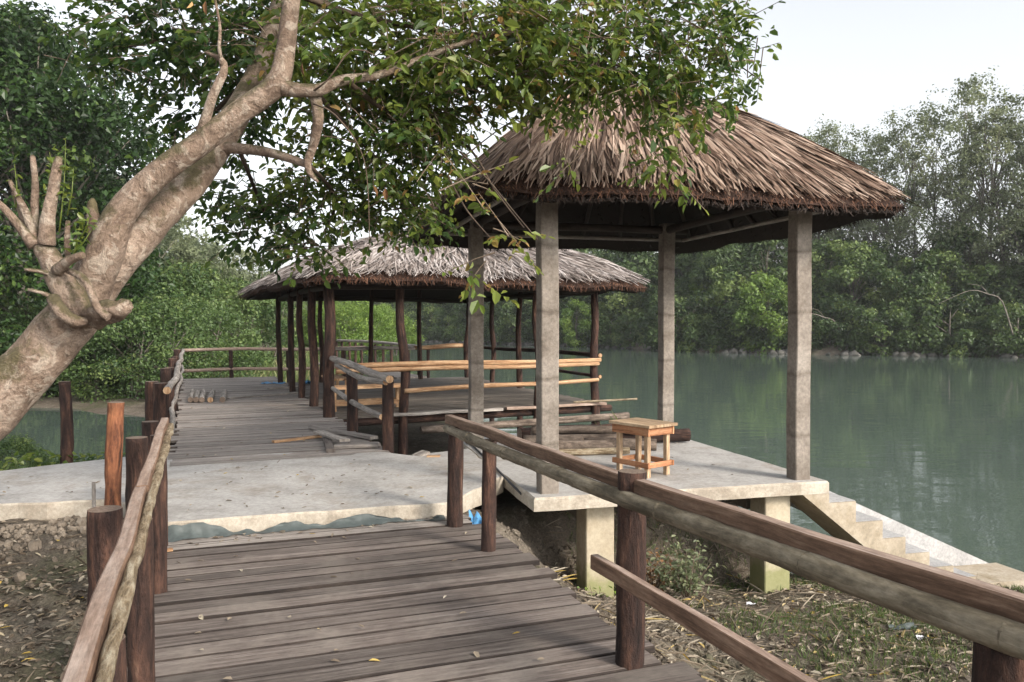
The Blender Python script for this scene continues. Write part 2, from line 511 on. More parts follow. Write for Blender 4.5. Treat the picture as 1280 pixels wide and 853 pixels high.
def barkmat():
    m, t, b = new_mat("mottled_bark")
    co = objco(t)
    n1 = con(t, tnoise(t, co, 3.6, 8, 0.72, 0.6), 2.3)
    c = ramp(t, [(0.15, (0.115, 0.074, 0.050)), (0.45, (0.235, 0.165, 0.118)), (0.8, (0.345, 0.262, 0.20))], n1)
    n2 = tnoise(t, co, 8.5, 8, 0.66, 1.0)
    n5 = tnoise(t, co, 13.0, 8, 0.66, 1.4)
    c = mixc(t, ramp(t, [(0.53, (0, 0, 0)), (0.60, (0.6, 0.6, 0.6))], n5), c, (0.105, 0.066, 0.044))
    c = mixc(t, ramp(t, [(0.53, (0, 0, 0)), (0.59, (0.65, 0.65, 0.65))], n2), c, (0.44, 0.37, 0.295))
    n4 = tnoise(t, co, 4.5, 6, 0.7)
    g = N(t, "ShaderNodeNewGeometry")
    sx = N(t, "ShaderNodeSeparateXYZ"); t.links.new(g.outputs["Normal"], sx.inputs[0])
    f = mth(t, 'ADD', mth(t, 'MULTIPLY', sx.outputs[2], 0.22), n4)
    c = mixc(t, ramp(t, [(0.55, (0, 0, 0)), (0.66, (0.9, 0.9, 0.9))], f), c, (0.085, 0.070, 0.028))
    n3 = tnoise(t, co, 60, 4, 0.7)
    c = mixc(t, 1.0, c, ramp(t, [(0.3, (0.68, 0.68, 0.68)), (0.7, (1.15, 1.15, 1.15))], n3), 'MULTIPLY')
    t.links.new(c, b.inputs["Base Color"])
    b.inputs["Roughness"].default_value = 0.85
    bump(t, b, mth(t, 'ADD', n2, mth(t, 'ADD', n1, mth(t, 'MULTIPLY', n3, 0.3))), 1.0, 0.03)
    return m
M['bark'] = barkmat()
M['far_bark'] = rockish("grey_tree_bark", [(0.3, (0.09, 0.078, 0.062)), (0.7, (0.23, 0.205, 0.175))], 1.0, 0.9, 0.3)
M['twig'] = rockish("dry_twig", [(0.3, (0.11, 0.08, 0.055)), (0.7, (0.26, 0.20, 0.15))], 6.0, 0.9, 0.2)

def thatchmat(name, stops, sat=1.0):
    m, t, b = new_mat(name)
    r = attr(t)
    c = ramp(t, stops, r)
    tc = N(t, "ShaderNodeTexCoord")
    mp = N(t, "ShaderNodeVectorMath", operation='MULTIPLY'); mp.inputs[1].default_value = (160, 5, 1)
    t.links.new(tc.outputs["UV"], mp.inputs[0])
    n = tnoise(t, mp.outputs[0], 1.0, 4, 0.6)
    c = mixc(t, 0.9, c, ramp(t, [(0.3, (0.55, 0.52, 0.5)), (0.65, (1.2, 1.2, 1.2))], n), 'MULTIPLY')
    n2 = tnoise(t, objco(t), 1.5, 4, 0.6)
    c = mixc(t, 0.8, c, ramp(t, [(0.35, (0.7, 0.66, 0.62)), (0.65, (1.15, 1.15, 1.15))], n2), 'MULTIPLY')
    t.links.new(c, b.inputs["Base Color"])
    b.inputs["Roughness"].default_value = 0.8
    b.inputs["Specular IOR Level"].default_value = 0.25
    return m
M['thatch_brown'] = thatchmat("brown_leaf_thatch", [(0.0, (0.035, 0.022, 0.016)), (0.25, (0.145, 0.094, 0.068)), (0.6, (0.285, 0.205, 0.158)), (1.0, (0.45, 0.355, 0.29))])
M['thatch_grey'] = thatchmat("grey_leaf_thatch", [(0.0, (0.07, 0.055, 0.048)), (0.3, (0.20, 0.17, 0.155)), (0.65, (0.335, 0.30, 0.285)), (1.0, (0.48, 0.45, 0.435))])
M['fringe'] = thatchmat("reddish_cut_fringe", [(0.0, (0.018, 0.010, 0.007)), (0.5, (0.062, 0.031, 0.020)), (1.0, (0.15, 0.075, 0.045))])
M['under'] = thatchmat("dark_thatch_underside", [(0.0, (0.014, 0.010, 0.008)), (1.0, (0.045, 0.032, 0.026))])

M['leaf'] = leafmat("glossy_tree_leaf", [(0.0, (0.016, 0.040, 0.012)), (0.3, (0.042, 0.088, 0.020)), (0.6, (0.105, 0.160, 0.028)), (0.93, (0.20, 0.235, 0.045)), (1.0, (0.28, 0.18, 0.06))], 0.38, 0.48, spec=0.5)
M['leaf_dark'] = leafmat("dark_mangrove_leaf", [(0.0, (0.010, 0.026, 0.006)), (0.6, (0.030, 0.066, 0.014)), (1.0, (0.09, 0.145, 0.03))], 0.42, 0.28, spec=0.35)
M['leaf_mid'] = leafmat("mid_green_leaf", [(0.0, (0.032, 0.065, 0.018)), (0.6, (0.080, 0.130, 0.036)), (1.0, (0.15, 0.20, 0.058))], 0.5, 0.3)
M['leaf_pale'] = leafmat("pale_olive_leaf", [(0.0, (0.090, 0.115, 0.062)), (0.6, (0.165, 0.195, 0.105)), (1.0, (0.245, 0.27, 0.145))], 0.55, 0.42)
M['leaf_bright'] = leafmat("bright_yellow_green_leaf", [(0.0, (0.060, 0.115, 0.018)), (0.6, (0.115, 0.19, 0.03)), (1.0, (0.18, 0.26, 0.05))], 0.5, 0.35)
M['leaf_deep'] = leafmat("deep_green_leaf", [(0.0, (0.020, 0.043, 0.011)), (0.6, (0.068, 0.114, 0.030)), (1.0, (0.145, 0.20, 0.055))], 0.5, 0.3)
M['grass'] = leafmat("grass_blade", [(0.0, (0.030, 0.055, 0.014)), (0.5, (0.070, 0.115, 0.030)), (0.75, (0.13, 0.155, 0.055)), (1.0, (0.27, 0.23, 0.12))], 0.6, 0.3)
M['dry_leaf'] = leafmat("fallen_dry_leaf", [(0.0, (0.045, 0.035, 0.025)), (0.35, (0.13, 0.10, 0.07)), (0.7, (0.25, 0.205, 0.15)), (0.92, (0.36, 0.32, 0.25)), (1.0, (0.42, 0.30, 0.07))], 0.7, 0.1)
M['dead_leaf'] = leafmat("brown_dead_leaf", [(0.0, (0.10, 0.05, 0.02)), (0.5, (0.26, 0.13, 0.05)), (1.0, (0.42, 0.26, 0.11))], 0.7, 0.15)

def soilmat():
    m, t, b = new_mat("soil_ground")
    co = worldco(t)
    n1 = tnoise(t, co, 1.3, 8, 0.65)
    c = ramp(t, [(0.3, (0.062, 0.050, 0.038)), (0.5, (0.125, 0.103, 0.080)), (0.72, (0.20, 0.172, 0.138))], n1)
    n2 = tnoise(t, co, 9, 6, 0.7, 0.5)
    c = mixc(t, ramp(t, [(0.52, (0, 0, 0)), (0.66, (0.75, 0.75, 0.75))], n2), c, (0.25, 0.215, 0.17))
    n4 = tnoise(t, co, 0.55, 5, 0.65)
    c = mixc(t, ramp(t, [(0.52, (0, 0, 0)), (0.68, (0.6, 0.6, 0.6))], n4), c, (0.075, 0.088, 0.036))
    n3 = tnoise(t, co, 45, 5, 0.75)
    c = mixc(t, 1.0, c, ramp(t, [(0.35, (0.5, 0.5, 0.5)), (0.65, (1.25, 1.25, 1.25))], n3), 'MULTIPLY')
    t.links.new(c, b.inputs["Base Color"])
    b.inputs["Roughness"].default_value = 0.95
    b.inputs["Specular IOR Level"].default_value = 0.2
    bump(t, b, mth(t, 'ADD', mth(t, 'MULTIPLY', n2, 1.0), mth(t, 'MULTIPLY', n3, 0.5)), 0.9, 0.04)
    return m
M['soil'] = soilmat()

def watermat():
    m, t, b = new_mat("green_river_water")
    co = worldco(t)
    mp = N(t, "ShaderNodeVectorMath", operation='MULTIPLY'); mp.inputs[1].default_value = (0.55, 1.5, 1)
    t.links.new(co, mp.inputs[0])
    n1 = tnoise(t, mp.outputs[0], 1.1, 3, 0.5, 0.4)
    n2 = tnoise(t, mp.outputs[0], 0.22, 2, 0.5, 0.3)
    b.inputs["Base Color"].default_value = (0.074, 0.100, 0.083, 1)
    b.inputs["Roughness"].default_value = 0.035
    b.inputs["IOR"].default_value = 1.33
    bump(t, b, mth(t, 'ADD', mth(t, 'MULTIPLY', n1, 0.45), n2), 0.19, 0.10)
    return m
M['water'] = watermat()

def plain(name, col, rough=0.6, spec=0.4):
    m, t, b = new_mat(name)
    n = tnoise(t, objco(t), 25, 4)
    c = mixc(t, 1.0, col, ramp(t, [(0.3, (0.75,) * 3), (0.7, (1.1,) * 3)], n), 'MULTIPLY')
    t.links.new(c, b.inputs["Base Color"])
    b.inputs["Roughness"].default_value = rough
    b.inputs["Specular IOR Level"].default_value = spec
    return m
M['sheet'] = plain("dusty_plastic_sheet", (0.075, 0.090, 0.088), 0.6)
M['blue'] = plain("blue_plastic", (0.10, 0.30, 0.55), 0.45)
M['white_scrap'] = plain("white_scrap", (0.62, 0.62, 0.66), 0.6)
M['cable'] = plain("black_hose", (0.03, 0.03, 0.035), 0.6)
# ------------------------------------------------------------------ the ground
WATER_Z = -1.5
RIVER = [(1.8, 13.2), (2.2, 12.6), (2.9, 11.6), (3.5, 9.6), (5.2, 9.0), (8, 9.2), (14, 8.5), (30, 3), (90, -20), (200, -20), (200, 0),
         (150, 20), (95, 44), (62, 60), (45, 70), (30, 76), (19, 83), (12, 99), (-8, 122), (-40, 150), (-90, 190), (-100, 175), (-60, 140), (-32, 100),
         (-15, 62), (-9.0, 42), (-5.4, 30), (-1.6, 24.5), (0.7, 18), (1.5, 14.5)]
CREEK = [(-7.2, 15.0), (-10, 15.6), (-16, 17), (-32, 22), (-34, 31), (-16, 29), (-10.5, 25.0), (-8.0, 20)]
def gh(x, y):
    x = np.asarray(x, float); y = np.asarray(y, float)
    v = 0.929 * x + 0.370 * y
    wob = fbm(x * 0.5, y * 0.5, 11) * 0.9
    # left side, falling away from the path both ways
    zl = -0.14 - 0.22 * sstep(7.0, 6.1, y + 0.1 * x * 0) - 0.22 * sstep(5.9, 4.2, y) - 0.80 * sstep(8.9, 12.5, y) - 0.32 * sstep(12.0, 16.0, y)
    zl = np.where(v > -0.6, np.minimum(zl, -0.16 - 0.18 * sstep(6.9, 6.5, -0.37 * x + 0.929 * y) - 0.3 * sstep(9.6, 10.0, -0.37 * x + 0.929 * y)), zl)
    zr = -0.98 - 0.25 * sstep(6.5, 9.0, y) + 0.0 * x
    k = sstep(2.25, 3.75, v + 0.30 * fbm(x * 1.7, y * 1.7, 5))
    z = zl * (1 - k) + zr * k
    far = sstep(30, 60, np.hypot(x, y))
    z = z * (1 - far) + (-0.55) * far
    z = z + far * sstep(0, 1, 1.0) * 0.5 * fbm(x * 0.05, y * 0.05, 3)
    rough = 0.10 * fbm(x * 2.2, y * 2.2, 21, 5) + 0.05 * fbm(x * 9, y * 9, 31, 3)
    bankk = np.exp(-((k - 0.5) / 0.28) ** 2)
    z = z + rough * (1 - 0.5 * far) + bankk * 0.22 * fbm(x * 4.5, y * 4.5, 41, 4)
    a_ = 0.967 * (x - 0.20) + 0.255 * (y - 7.24); b_ = -0.255 * (x - 0.20) + 0.967 * (y - 7.24)
    md = sstep(-0.6, 0.2, a_) * sstep(3.3, 2.7, a_) * sstep(0.65, 1.4, b_) * sstep(4.6, 3.6, b_)
    z = np.maximum(z, z * (1 - md) + (-0.36 + 0.10 * fbm(x * 2, y * 2, 51)) * md)
    r = sstep(-0.9, 1.8, poly_sd(x, y, RIVER) + 0.5 * wob * sstep(12, 30, y) + 0.25 * wob)
    z = z * (1 - r) + (-3.0) * r
    c = sstep(-1.6, 2.0, poly_sd(x, y, CREEK) + wob)
    z = z * (1 - c) + (-1.75) * c
    return z
def g1(x, y):
    return float(gh(np.array([x]), np.array([y]))[0])

def axis(lo, hi, dlo, dhi, step, grow):
    a = list(np.arange(dlo, dhi + 1e-6, step))
    s = step; x = a[-1]
    while x < hi:
        s *= grow; x += s; a.append(x)
    s = step; x = a[0]; b = []
    while x > lo:
        s *= grow; x -= s; b.append(x)
    return np.array(b[::-1] + a)
gx = axis(-500, 500, -6.5, 6.5, 0.065, 1.05)
gy = axis(-60, 700, 1.5, 11.5, 0.065, 1.045)
X, Y = np.meshgrid(gx, gy)
Z = gh(X, Y)
nx, ny = len(gx), len(gy)
mb = MB()
idx = np.arange(nx * ny).reshape(ny, nx)
q = np.stack([idx[:-1, :-1], idx[:-1, 1:], idx[1:, 1:], idx[1:, :-1]], -1).reshape(-1, 4)
mb.add(np.stack([X, Y, Z], -1).reshape(-1, 3), q, None, 0.5, 0, True)
tag(mb.build("ground", M['soil']), kind="structure")
mb = MB()
mb.add([(-480, -55, WATER_Z), (480, -55, WATER_Z), (480, 480, WATER_Z), (-480, 480, WATER_Z)], [[0, 1, 2, 3]])
tag(mb.build("water", M['water']), kind="structure")

# concrete path with the pad between the two boardwalks
mb = MB()
pad = [(-0.57, 7.06), (-1.30, 6.84), (-2.0, 6.62), (-2.78, 6.36), (-3.05, 6.95), (-3.67, 7.18), (-4.6, 6.98), (-6.5, 6.7), (-11, 6.0), (-11.5, 7.6), (-7.5, 8.25), (-5.5, 8.6), (-4.35, 9.75),
       (-1.62, 9.88), (-1.2, 9.58), (-0.55, 10.12), (-0.09, 8.30), (-0.24, 7.80), (-0.36, 7.60)]
prism(mb, pad, -0.17, 0.0, 0.015, 1, 0, sub=0.22, jit=0.05)
tag(mb.build("path", [M['concrete'], M['slab_side']]), kind="structure")

# ------------------------------------------------------------------ boardwalks
def deck(name, label, u0, u1, v0, v1, z, pw, mats, skew=0.0, jitter=0.05, gap=0.017, dusty=0.0):
    root = thing(name, label, "boardwalk", uv((u0 + u1) / 2, (v0 + v1) / 2, z - 0.05))
    mb = MB(); u = u0
    while u < u1:
        wd = pw * random.uniform(0.78, 1.22)
        a = v0 + random.uniform(-jitter, jitter); b = v1 + random.uniform(-jitter, jitter * 1.4)
        dz = random.uniform(-0.006, 0.006)
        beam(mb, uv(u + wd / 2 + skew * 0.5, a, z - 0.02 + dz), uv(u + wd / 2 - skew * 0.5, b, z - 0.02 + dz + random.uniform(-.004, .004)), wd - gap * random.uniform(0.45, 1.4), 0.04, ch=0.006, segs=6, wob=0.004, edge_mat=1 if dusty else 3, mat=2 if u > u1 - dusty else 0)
        u += wd
    mb.build("planking", [mats, M['grime_shade'], M['deck_grey'], M['deck_dark']], root)
    for v in (v0 + 0.18, (v0 + v1) / 2, v1 - 0.22):
        mb = MB()
        beam(mb, uv(u0, v, z - 0.105), uv(u1, v, z - 0.105), 0.09, 0.12, segs=4, wob=0.01)
        mb.build("joist", M['dark_timber'], root)
    return root
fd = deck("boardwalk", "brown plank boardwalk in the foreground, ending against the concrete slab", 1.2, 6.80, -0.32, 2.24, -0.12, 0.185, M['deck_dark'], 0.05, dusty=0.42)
mb = MB()     # dusty first boards against the slab
bd = deck("boardwalk", "long grey plank boardwalk running past the open thatched hut to the far railing", 9.62, 24.4, -0.26, 2.22, 0.0, 0.16, M['deck_grey'], 0.0, 0.06, 0.005)
for u in (11.5, 14.5, 17.5, 20.5, 23.5):
    for v in (0.0, 1.9):
        p = uv(u, v); mb = MB()
        tube(mb, [(p.x, p.y, -0.17), (p.x, p.y, -2.0)], 0.07, 8, 0.4, 0.1)
        mb.build("pile", M['post'], bd)
for u in (2.6, 4.3, 6.0):
    for v in (-0.1, 2.05):
        p = uv(u, v); mb = MB()
        tube(mb, [(p.x, p.y, -0.29), (p.x, p.y, -1.5)], 0.07, 8, 0.4, 0.1)
        mb.build("pile", M['post'], fd)

# ------------------------------------------------------------------ railings
def post(parent, x, y, z0, z1, r, mat='post', lean=(0, 0), name="post", amp=0.09, sides=14, bend=0.0):
    mb = MB()
    mid = ((x + lean[0] * .5 + bend), (y + lean[1] * .5), (z0 + z1) / 2)
    tube(mb, [(x, y, z0), mid, (x + lean[0], y + lean[1], z1)], [r * 1.05, r, r * 0.97], sides, 0.12, amp, 5.0, 0, 1, seed=random.random() * 40)
    return mb.build(name, [M[mat], M['post_end']], parent)

# right railing of the foreground boardwalk
d_r = Vector((1.07, -2.72, 0)).normalized()
p_r = Vector((-0.49, 6.75, 0))
def rp(t, z, off=0.0):
    p = p_r + d_r * t + Vector((-d_r.y, d_r.x, 0)) * off      # off>0: to the right (river side)
    return Vector((p.x, p.y, z))
rr = thing("railing", "right foreground railing, square brown beam over a grey-green pole on dark log posts", "railing", rp(3, -0.12), "railings along the foreground boardwalk")
for t, r, zt, zb in ((0.0, 0.068, 0.72, -0.5), (0.84, 0.056, 0.72, -0.6), (2.95, 0.074, 0.85, -1.0), (4.95, 0.076, 0.78, -1.1)):
    p = rp(t, 0)
    post(rr, p.x, p.y, zb, zt, r, lean=(0.015, 0.01))
mb = MB(); beam(mb, rp(-0.25, 0.755, 0.03), rp(2.93, 0.780, 0.025), 0.065, 0.074, ch=0.006, segs=16, wob=0.010, mat=0, top_mat=1)
beam(mb, rp(2.94, 0.782, 0.025), rp(5.9, 0.855, 0.02), 0.065, 0.074, ch=0.006, segs=16, wob=0.010, mat=0, top_mat=1)
mb.build("handrail", [M['beam'], M['beam_top']], rr)
mb = MB(); L = [rp(-0.15, 0.685, -0.02), rp(0.8, 0.687, -0.035), rp(1.7, 0.697, -0.03), rp(2.6, 0.712, -0.04), rp(3.6, 0.733, -0.03), rp(4.6, 0.76, -0.035), rp(6.0, 0.80, -0.03)]
tube(mb, L, [0.036, 0.040, 0.041, 0.041, 0.043, 0.044, 0.045], 14, 0.04, 0.10, 7.0, 0, 1, 0.4, 3.0)
for t in (0.5, 1.3, 2.2, 3.3, 4.25, 5.0):
    zk = float(np.interp(t, [-.15, .8, 1.7, 2.6, 3.6, 4.6, 6.0], [.685, .687, .697, .712, .733, .76, .80]))
    tube(mb, [rp(t - 0.02, zk, -0.033), rp(t, zk, -0.033), rp(t + 0.02, zk, -0.033)], [0.038, 0.0475, 0.038], 12, 0.02, 0.12, 9.0, 0, None, 0.2, t)
mb.build("pole", [M['pole'], M['post_end']], rr)
mb = MB(); beam(mb, rp(2.78, 0.36, -0.11), rp(5.9, 0.36, -0.11), 0.045, 0.075, ch=0.004, segs=12, wob=0.008, mat=0, top_mat=1)
mb.build("lower_rail", [M['beam'], M['beam_top']], rr)

# left railing of the foreground boardwalk
def lp(d, z, off=0.0):
    x = -2.70 + (6.2 - d) * 0.392
    return Vector((x + off * 0.929, d + off * 0.37, z))
lr = thing("railing", "railing left of the foreground boardwalk, wany brown beam with a pale knobbly pole along it", "railing", lp(4.5, -0.12), "railings along the foreground boardwalk")
for d, off, r, zt, zb in ((6.1, -0.04, 0.060, 0.74, -0.6), (5.05, 0.0, 0.056, 0.72, -0.7), (3.55, 0.0, 0.058, 0.72, -0.9), (2.2, 0.0, 0.060, 0.72, -1.0)):
    p = lp(d, 0, off); post(lr, p.x, p.y, zb, zt, r)
mb = MB(); beam(mb, lp(6.55, 0.79, -0.012), lp(3.9, 0.765, -0.018), 0.060, 0.062, ch=0.006, segs=16, wob=0.016, top_mat=1)
beam(mb, lp(4.0, 0.762, -0.014), lp(1.1, 0.765, -0.018), 0.060, 0.062, ch=0.006, segs=16, wob=0.016, top_mat=1)
mb.build("handrail", [M['beam'], M['beam_top']], lr)
mb = MB(); P = []; RR = []
d = 6.5
while d > 1.0:
    P.append(lp(d, 0.755 + random.uniform(-.004, .004), 0.034 + random.uniform(-.004, .004))); RR.append(0.0185 + (0.006 if random.random() < 0.35 else 0.0) + .001 * d); d -= 0.14
tube(mb, P, RR, 12, 0.03, 0.08, 8.0, 0, 1, 0.5, 8.0)
mb.build("pole", [M['pole_pale'], M['fresh']], lr)

# loose posts beside the left railing
def lone(name, label, cat, x, y, z1, r, mat='post', lean=(0, 0), amp=0.09, zb=None, group=None, bend=0.0, sides=16):
    zb = g1(x, y) - 0.06 if zb is None else zb
    mb = MB()
    tube(mb, [(x, y, zb), (x + lean[0] * .5 + bend, y + lean[1] * .5, (zb + z1) / 2), (x + lean[0], y + lean[1], z1)], [r * 1.06, r, r * .95], sides, 0.06, amp, 5.0, 0, 1, seed=random.random() * 40)
    o = mb.build(name, [M[mat], M['post_end']], None, (x, y, zb))
    return tag(o, label, cat, group)
p = at(131, 636, 4.55); lone("wooden_post", "thick dark sawn-off post with flat top left of the pale knobbly rail", "post", p.x, p.y, p.z, 0.095)
p = at(141, 503, 5.3); lone("wooden_post", "tall peeled orange post rising behind the thick dark stump", "post", p.x - 0.0, p.y, p.z, 0.052, 'peeled', (0.02, 0.0), 0.14, bend=-0.02)
p = at(117, 603, 5.5); lone("stake", "thin grey stake beside the orange peeled post", "stake", p.x, p.y, p.z, 0.013, 'grey_pole')
p = at(81, 477, 9.4); lone("wooden_post", "solitary dark post at the far edge of the concrete path", "post", p.x, p.y, p.z, 0.068, 'post', (0.0, 0), 0.14, bend=0.02)
p = at(171, 547, 6.95); lone("wooden_post", "dark flat-topped post between the orange post and the left rail", "post", p.x, p.y, p.z, 0.092)
p = at(188, 527, 8.7); lone("wooden_post", "short dark post just beyond the far end of the left rail", "post", p.x, p.y, p.z, 0.088)
p = at(190, 477, 10.2); lone("wooden_post", "brown round post with a pale cut top left of the grey boardwalk's first rail post", "post", p.x, p.y, p.z, 0.088)

# left railing of the long boardwalk
def fl(u, z, off=0.0): return uv(u, -0.30 + off, z)
lf = thing("railing", "weathered silver branch railing along the left edge of the grey boardwalk", "railing", fl(16, 0), "weathered railings of the grey boardwalk")
for u, r in ((10.7, 0.085), (12.6, 0.075), (14.6, 0.08), (16.8, 0.08), (19.2, 0.08), (21.6, 0.08), (24.2, 0.08)):
    p = fl(u, 0, -0.08); post(lf, p.x, p.y, -1.4, 0.90 + random.uniform(-.06, .04), r)
mb = MB(); us = np.linspace(9.9, 24.4, 11)
tube(mb, [fl(u, 0.80 + random.uniform(-.025, .025), 0.04 + random.uniform(-.03, .03)) for u in us], [0.045] * 11, 10, 0.15, 0.15, 5, 0, 1, 0.5)
mb.build("handrail", [M['grey_pole'], M['fresh']], lf)
mb = MB()
tube(mb, [fl(u, 0.34 + random.uniform(-.04, .04), 0.02 + random.uniform(-.03, .03)) for u in us], [0.034] * 11, 8, 0.2, 0.15, 5, 0, 1, 0.5)
mb.build("lower_rail", [M['grey_pole'], M['fresh']], lf)
# end railing
er = thing("railing", "brown two-bar railing closing the far end of the grey boardwalk", "railing", uv(24.4, 1.8))
def ep(s, z): return uv(24.45, -0.3 + s, z)
for s in (1.35, 2.95, 4.6): p = ep(s, 0); post(er, p.x, p.y, -1.4, 0.80, 0.06, lean=(-0.06, 0))
for z, nm in ((0.80, "handrail"), (0.22, "lower_rail")):
    mb = MB(); tube(mb, [ep(0, z), ep(1.6, z + 0.03), ep(3.2, z - 0.01), ep(5.2, z + 0.04)], [0.05, 0.045, 0.05, 0.04], 8, 0.2, 0.1, 4, 0, 1, 0.8)
    mb.build(nm, [M['beam_top'], M['fresh']], er)
# right railing between slab and hut
wr = thing("railing", "short weathered grey railing between the slab and the corner of the thatched hut", "railing", (-2.0, 11, 0), "weathered railings of the grey boardwalk")
A = Vector((-3.07, 13.4, 0)); B = Vector((1.66, 15.8, 0)); D = Vector((-1.30, 23.2, 0)); E = Vector((-6.03, 20.8, 0))
post(wr, -1.55, 9.98, -1.5, 0.93, 0.075); post(wr, -2.36, 11.8, -1.5, 0.86, 0.085)
mb = MB(); tube(mb, [(-1.50, 9.8, 0.90), (-1.95, 10.8, 0.93), (-2.45, 12.0, 0.98), (-3.0, 13.3, 1.0)], [0.05, 0.055, 0.05, 0.045], 10, 0.08, 0.14, 5, 0, 1, 0.5)
mb.build("handrail", [M['grey_pole'], M['fresh']], wr)
mb = MB(); tube(mb, [(-1.56, 9.9, 0.86), (-2.1, 11.0, 0.84), (-2.9, 13.2, 0.90)], [0.04, 0.04, 0.035], 10, 0.08, 0.14, 5, 0, 1, 0.3)
mb.build("pole", [M['grey_pole'], M['fresh']], wr)
mb = MB(); tube(mb, [(-1.62, 9.95, 0.42), (-2.3, 11.6, 0.43), (-3.0, 13.35, 0.50)], [0.035, 0.04, 0.035], 10, 0.08, 0.14, 5, 0, 1, 0.5)
mb.build("lower_rail", [M['grey_pole'], M['fresh']], wr)
# far footbridge with its railing
fb = thing("footbridge", "distant grey footbridge railing with many thin posts beyond the thatched hut", "footbridge", (-4.8, 28, 0))
fa, fz = Vector((-7.1, 32.5, 0)), Vector((-2.5, 23.9, 0))
for i in range(13):
    p = fa.lerp(fz, i / 12); post(fb, p.x, p.y, -1.8, 0.83, 0.05, sides=7, lean=(random.uniform(-.05, .05), 0))
mb = MB(); tube(mb, [fa + Vector((0, 0, 0.86)), fa.lerp(fz, .5) + Vector((0, 0, 0.90)), fz + Vector((0, 0, 0.84))], 0.05, 8, 0.3, 0.15, 3, 0, 1, 0.5); mb.build("handrail", [M['grey_pole'], M['fresh']], fb)
mb = MB(); n_ = Vector((-0.88, -0.47, 0)); beam(mb, fa + n_ * 0.5 + Vector((0, 0, -0.05)), fz + n_ * 0.5 + Vector((0, 0, -0.05)), 1.0, 0.06, segs=4); mb.build("planking", M['deck_grey'], fb)

# ------------------------------------------------------------------ thatch helper
def thatch(surf, nper, tmin, rows, wid, length, seed, mbs, lift=0.05, over=0.10, rmin=0.1, sway=0.25, rowjit=1.0, rbias=0.0):
    """surf(s,t)->Vector on the roof, s in 0..1 round the eave, t 0 apex..1 eave. Blades laid in courses."""
    rg = random.Random(seed)
    perim = sum((surf(i / 60, 1.0) - surf((i + 1) / 60, 1.0)).length for i in range(60))
    fall = (surf(0.1, 1.0) - surf(0.1, 0.0)).length
    V, Q, U, RN = [], [], [], []
    for rr_ in range(rows):
        tc = tmin + (1.0 - tmin) * (rr_ + 0.5) / rows
        cnt = int(nper * max(0.12, tc ** 0.9))
        for k in range(cnt):
            s = (k + rg.random()) / cnt
            t1 = tc + (rg.random() - 0.3) * rowjit * (1 - tmin) / rows
            t1 = min(t1, 1.0 + over / fall * rg.uniform(-0.5, 1.0))
            if rg.random() < 0.012: t1 = min(t1 + over * 0.8 / fall, 1 + over * 1.4 / fall)
            ln = length * rg.uniform(0.6, 1.25) / fall
            t0 = max(0.0, t1 - ln)
            dsw = sway * rg.uniform(-1, 1) / perim
            w0 = wid * rg.uniform(0.6, 1.3)
            rn = min(1, max(0, (rmin + (0.95 - rmin) * rg.random() + rbias) * (0.35 if rg.random() < 0.2 else 1)))
            ph = rg.uniform(-0.02, 0.02)
            lf0, lf1 = lift * rg.uniform(0.2, 0.6), lift * rg.uniform(0.5, 1.6)
            b0 = len(V)
            tw = rg.uniform(-0.9, 0.9)
            for i in range(4):
                f = i / 3
                t = t0 + (t1 - t0) * f
                ss = (s + dsw * f * f) % 1.0
                P = surf(ss, t)
                dP = surf(ss, t - 0.02) if t > 0.5 else surf(ss, t + 0.02)
                down = (P - dP) if t > 0.5 else (dP - P)
                down.normalize()
                side = (surf((ss + 0.004) % 1, max(t, 0.05)) - surf((ss - 0.004) % 1, max(t, 0.05))).normalized()
                nrm = side.cross(down)
                if nrm.z < 0: nrm = -nrm
                c = P + nrm * (lf0 + (lf1 - lf0) * f + (0.01 if i == 1 else 0))
                ww = w0 * (0.9, 1.0, 0.85, 0.30)[i] * 0.5
                sd_ = side * math.cos(tw) + nrm * math.sin(tw) * 0.6
                V.append((c - sd_ * ww)[:]); V.append((c + sd_ * ww)[:])
                RN += [rn, min(1, rn + 0.06)]
            for i in range(3):
                a = b0 + 2 * i
                Q.append((a, a + 1, a + 3, a + 2))
                x0 = rn * 7.3 + s * 3
                U.append(((x0, ln * i), (x0 + w0, ln * i), (x0 + w0, ln * (i + 1)), (x0, ln * (i + 1))))
    mbs.add(V, Q, U, RN, 0, False)

def fringe(surf, n, seed, mbs, hang=0.14, back=0.18, wid=0.03, dz=0.03):
    rg = random.Random(seed); V, Q, RN = [], [], []
    for k in range(n):
        s = rg.random(); t = 1.0 - rg.random() ** 1.3 * back
        P = surf(s, t); side = (surf((s + 0.004) % 1, 1) - surf((s - 0.004) % 1, 1)).normalized()
        out = Vector((side.y, -side.x, 0))
        h = hang * rg.uniform(0.4, 1.15); w0 = wid * rg.uniform(0.5, 1.3)
        a = P + Vector((0, 0, -dz)); b = a + Vector((0, 0, -h)) + out * rg.uniform(-0.06, 0.05) + side * rg.uniform(-.06, .06)
        i = len(V); rn = rg.random()
        V += [(a - side * w0)[:], (a + side * w0)[:], (b + side * w0 * .5)[:], (b - side * w0 * .5)[:]]
        RN += [rn] * 4; Q.append((i, i + 1, i + 2, i + 3))
    mbs.add(V, Q, None, RN)
def skin(surf, off, mbs, ns=96, nt=14, mat=0, tmax=1.0, rnd=0.2):
    V = []
    for j in range(nt + 1):
        t = tmax * j / nt
        for i in range(ns):
            P = surf(i / ns, t); V.append((P.x, P.y, P.z + off))
    Q = [(j * ns + i, j * ns + (i + 1) % ns, (j + 1) * ns + (i + 1) % ns, (j + 1) * ns + i) for j in range(nt) for i in range(ns)]
    mbs.add(V, Q, None, rnd, mat, True)

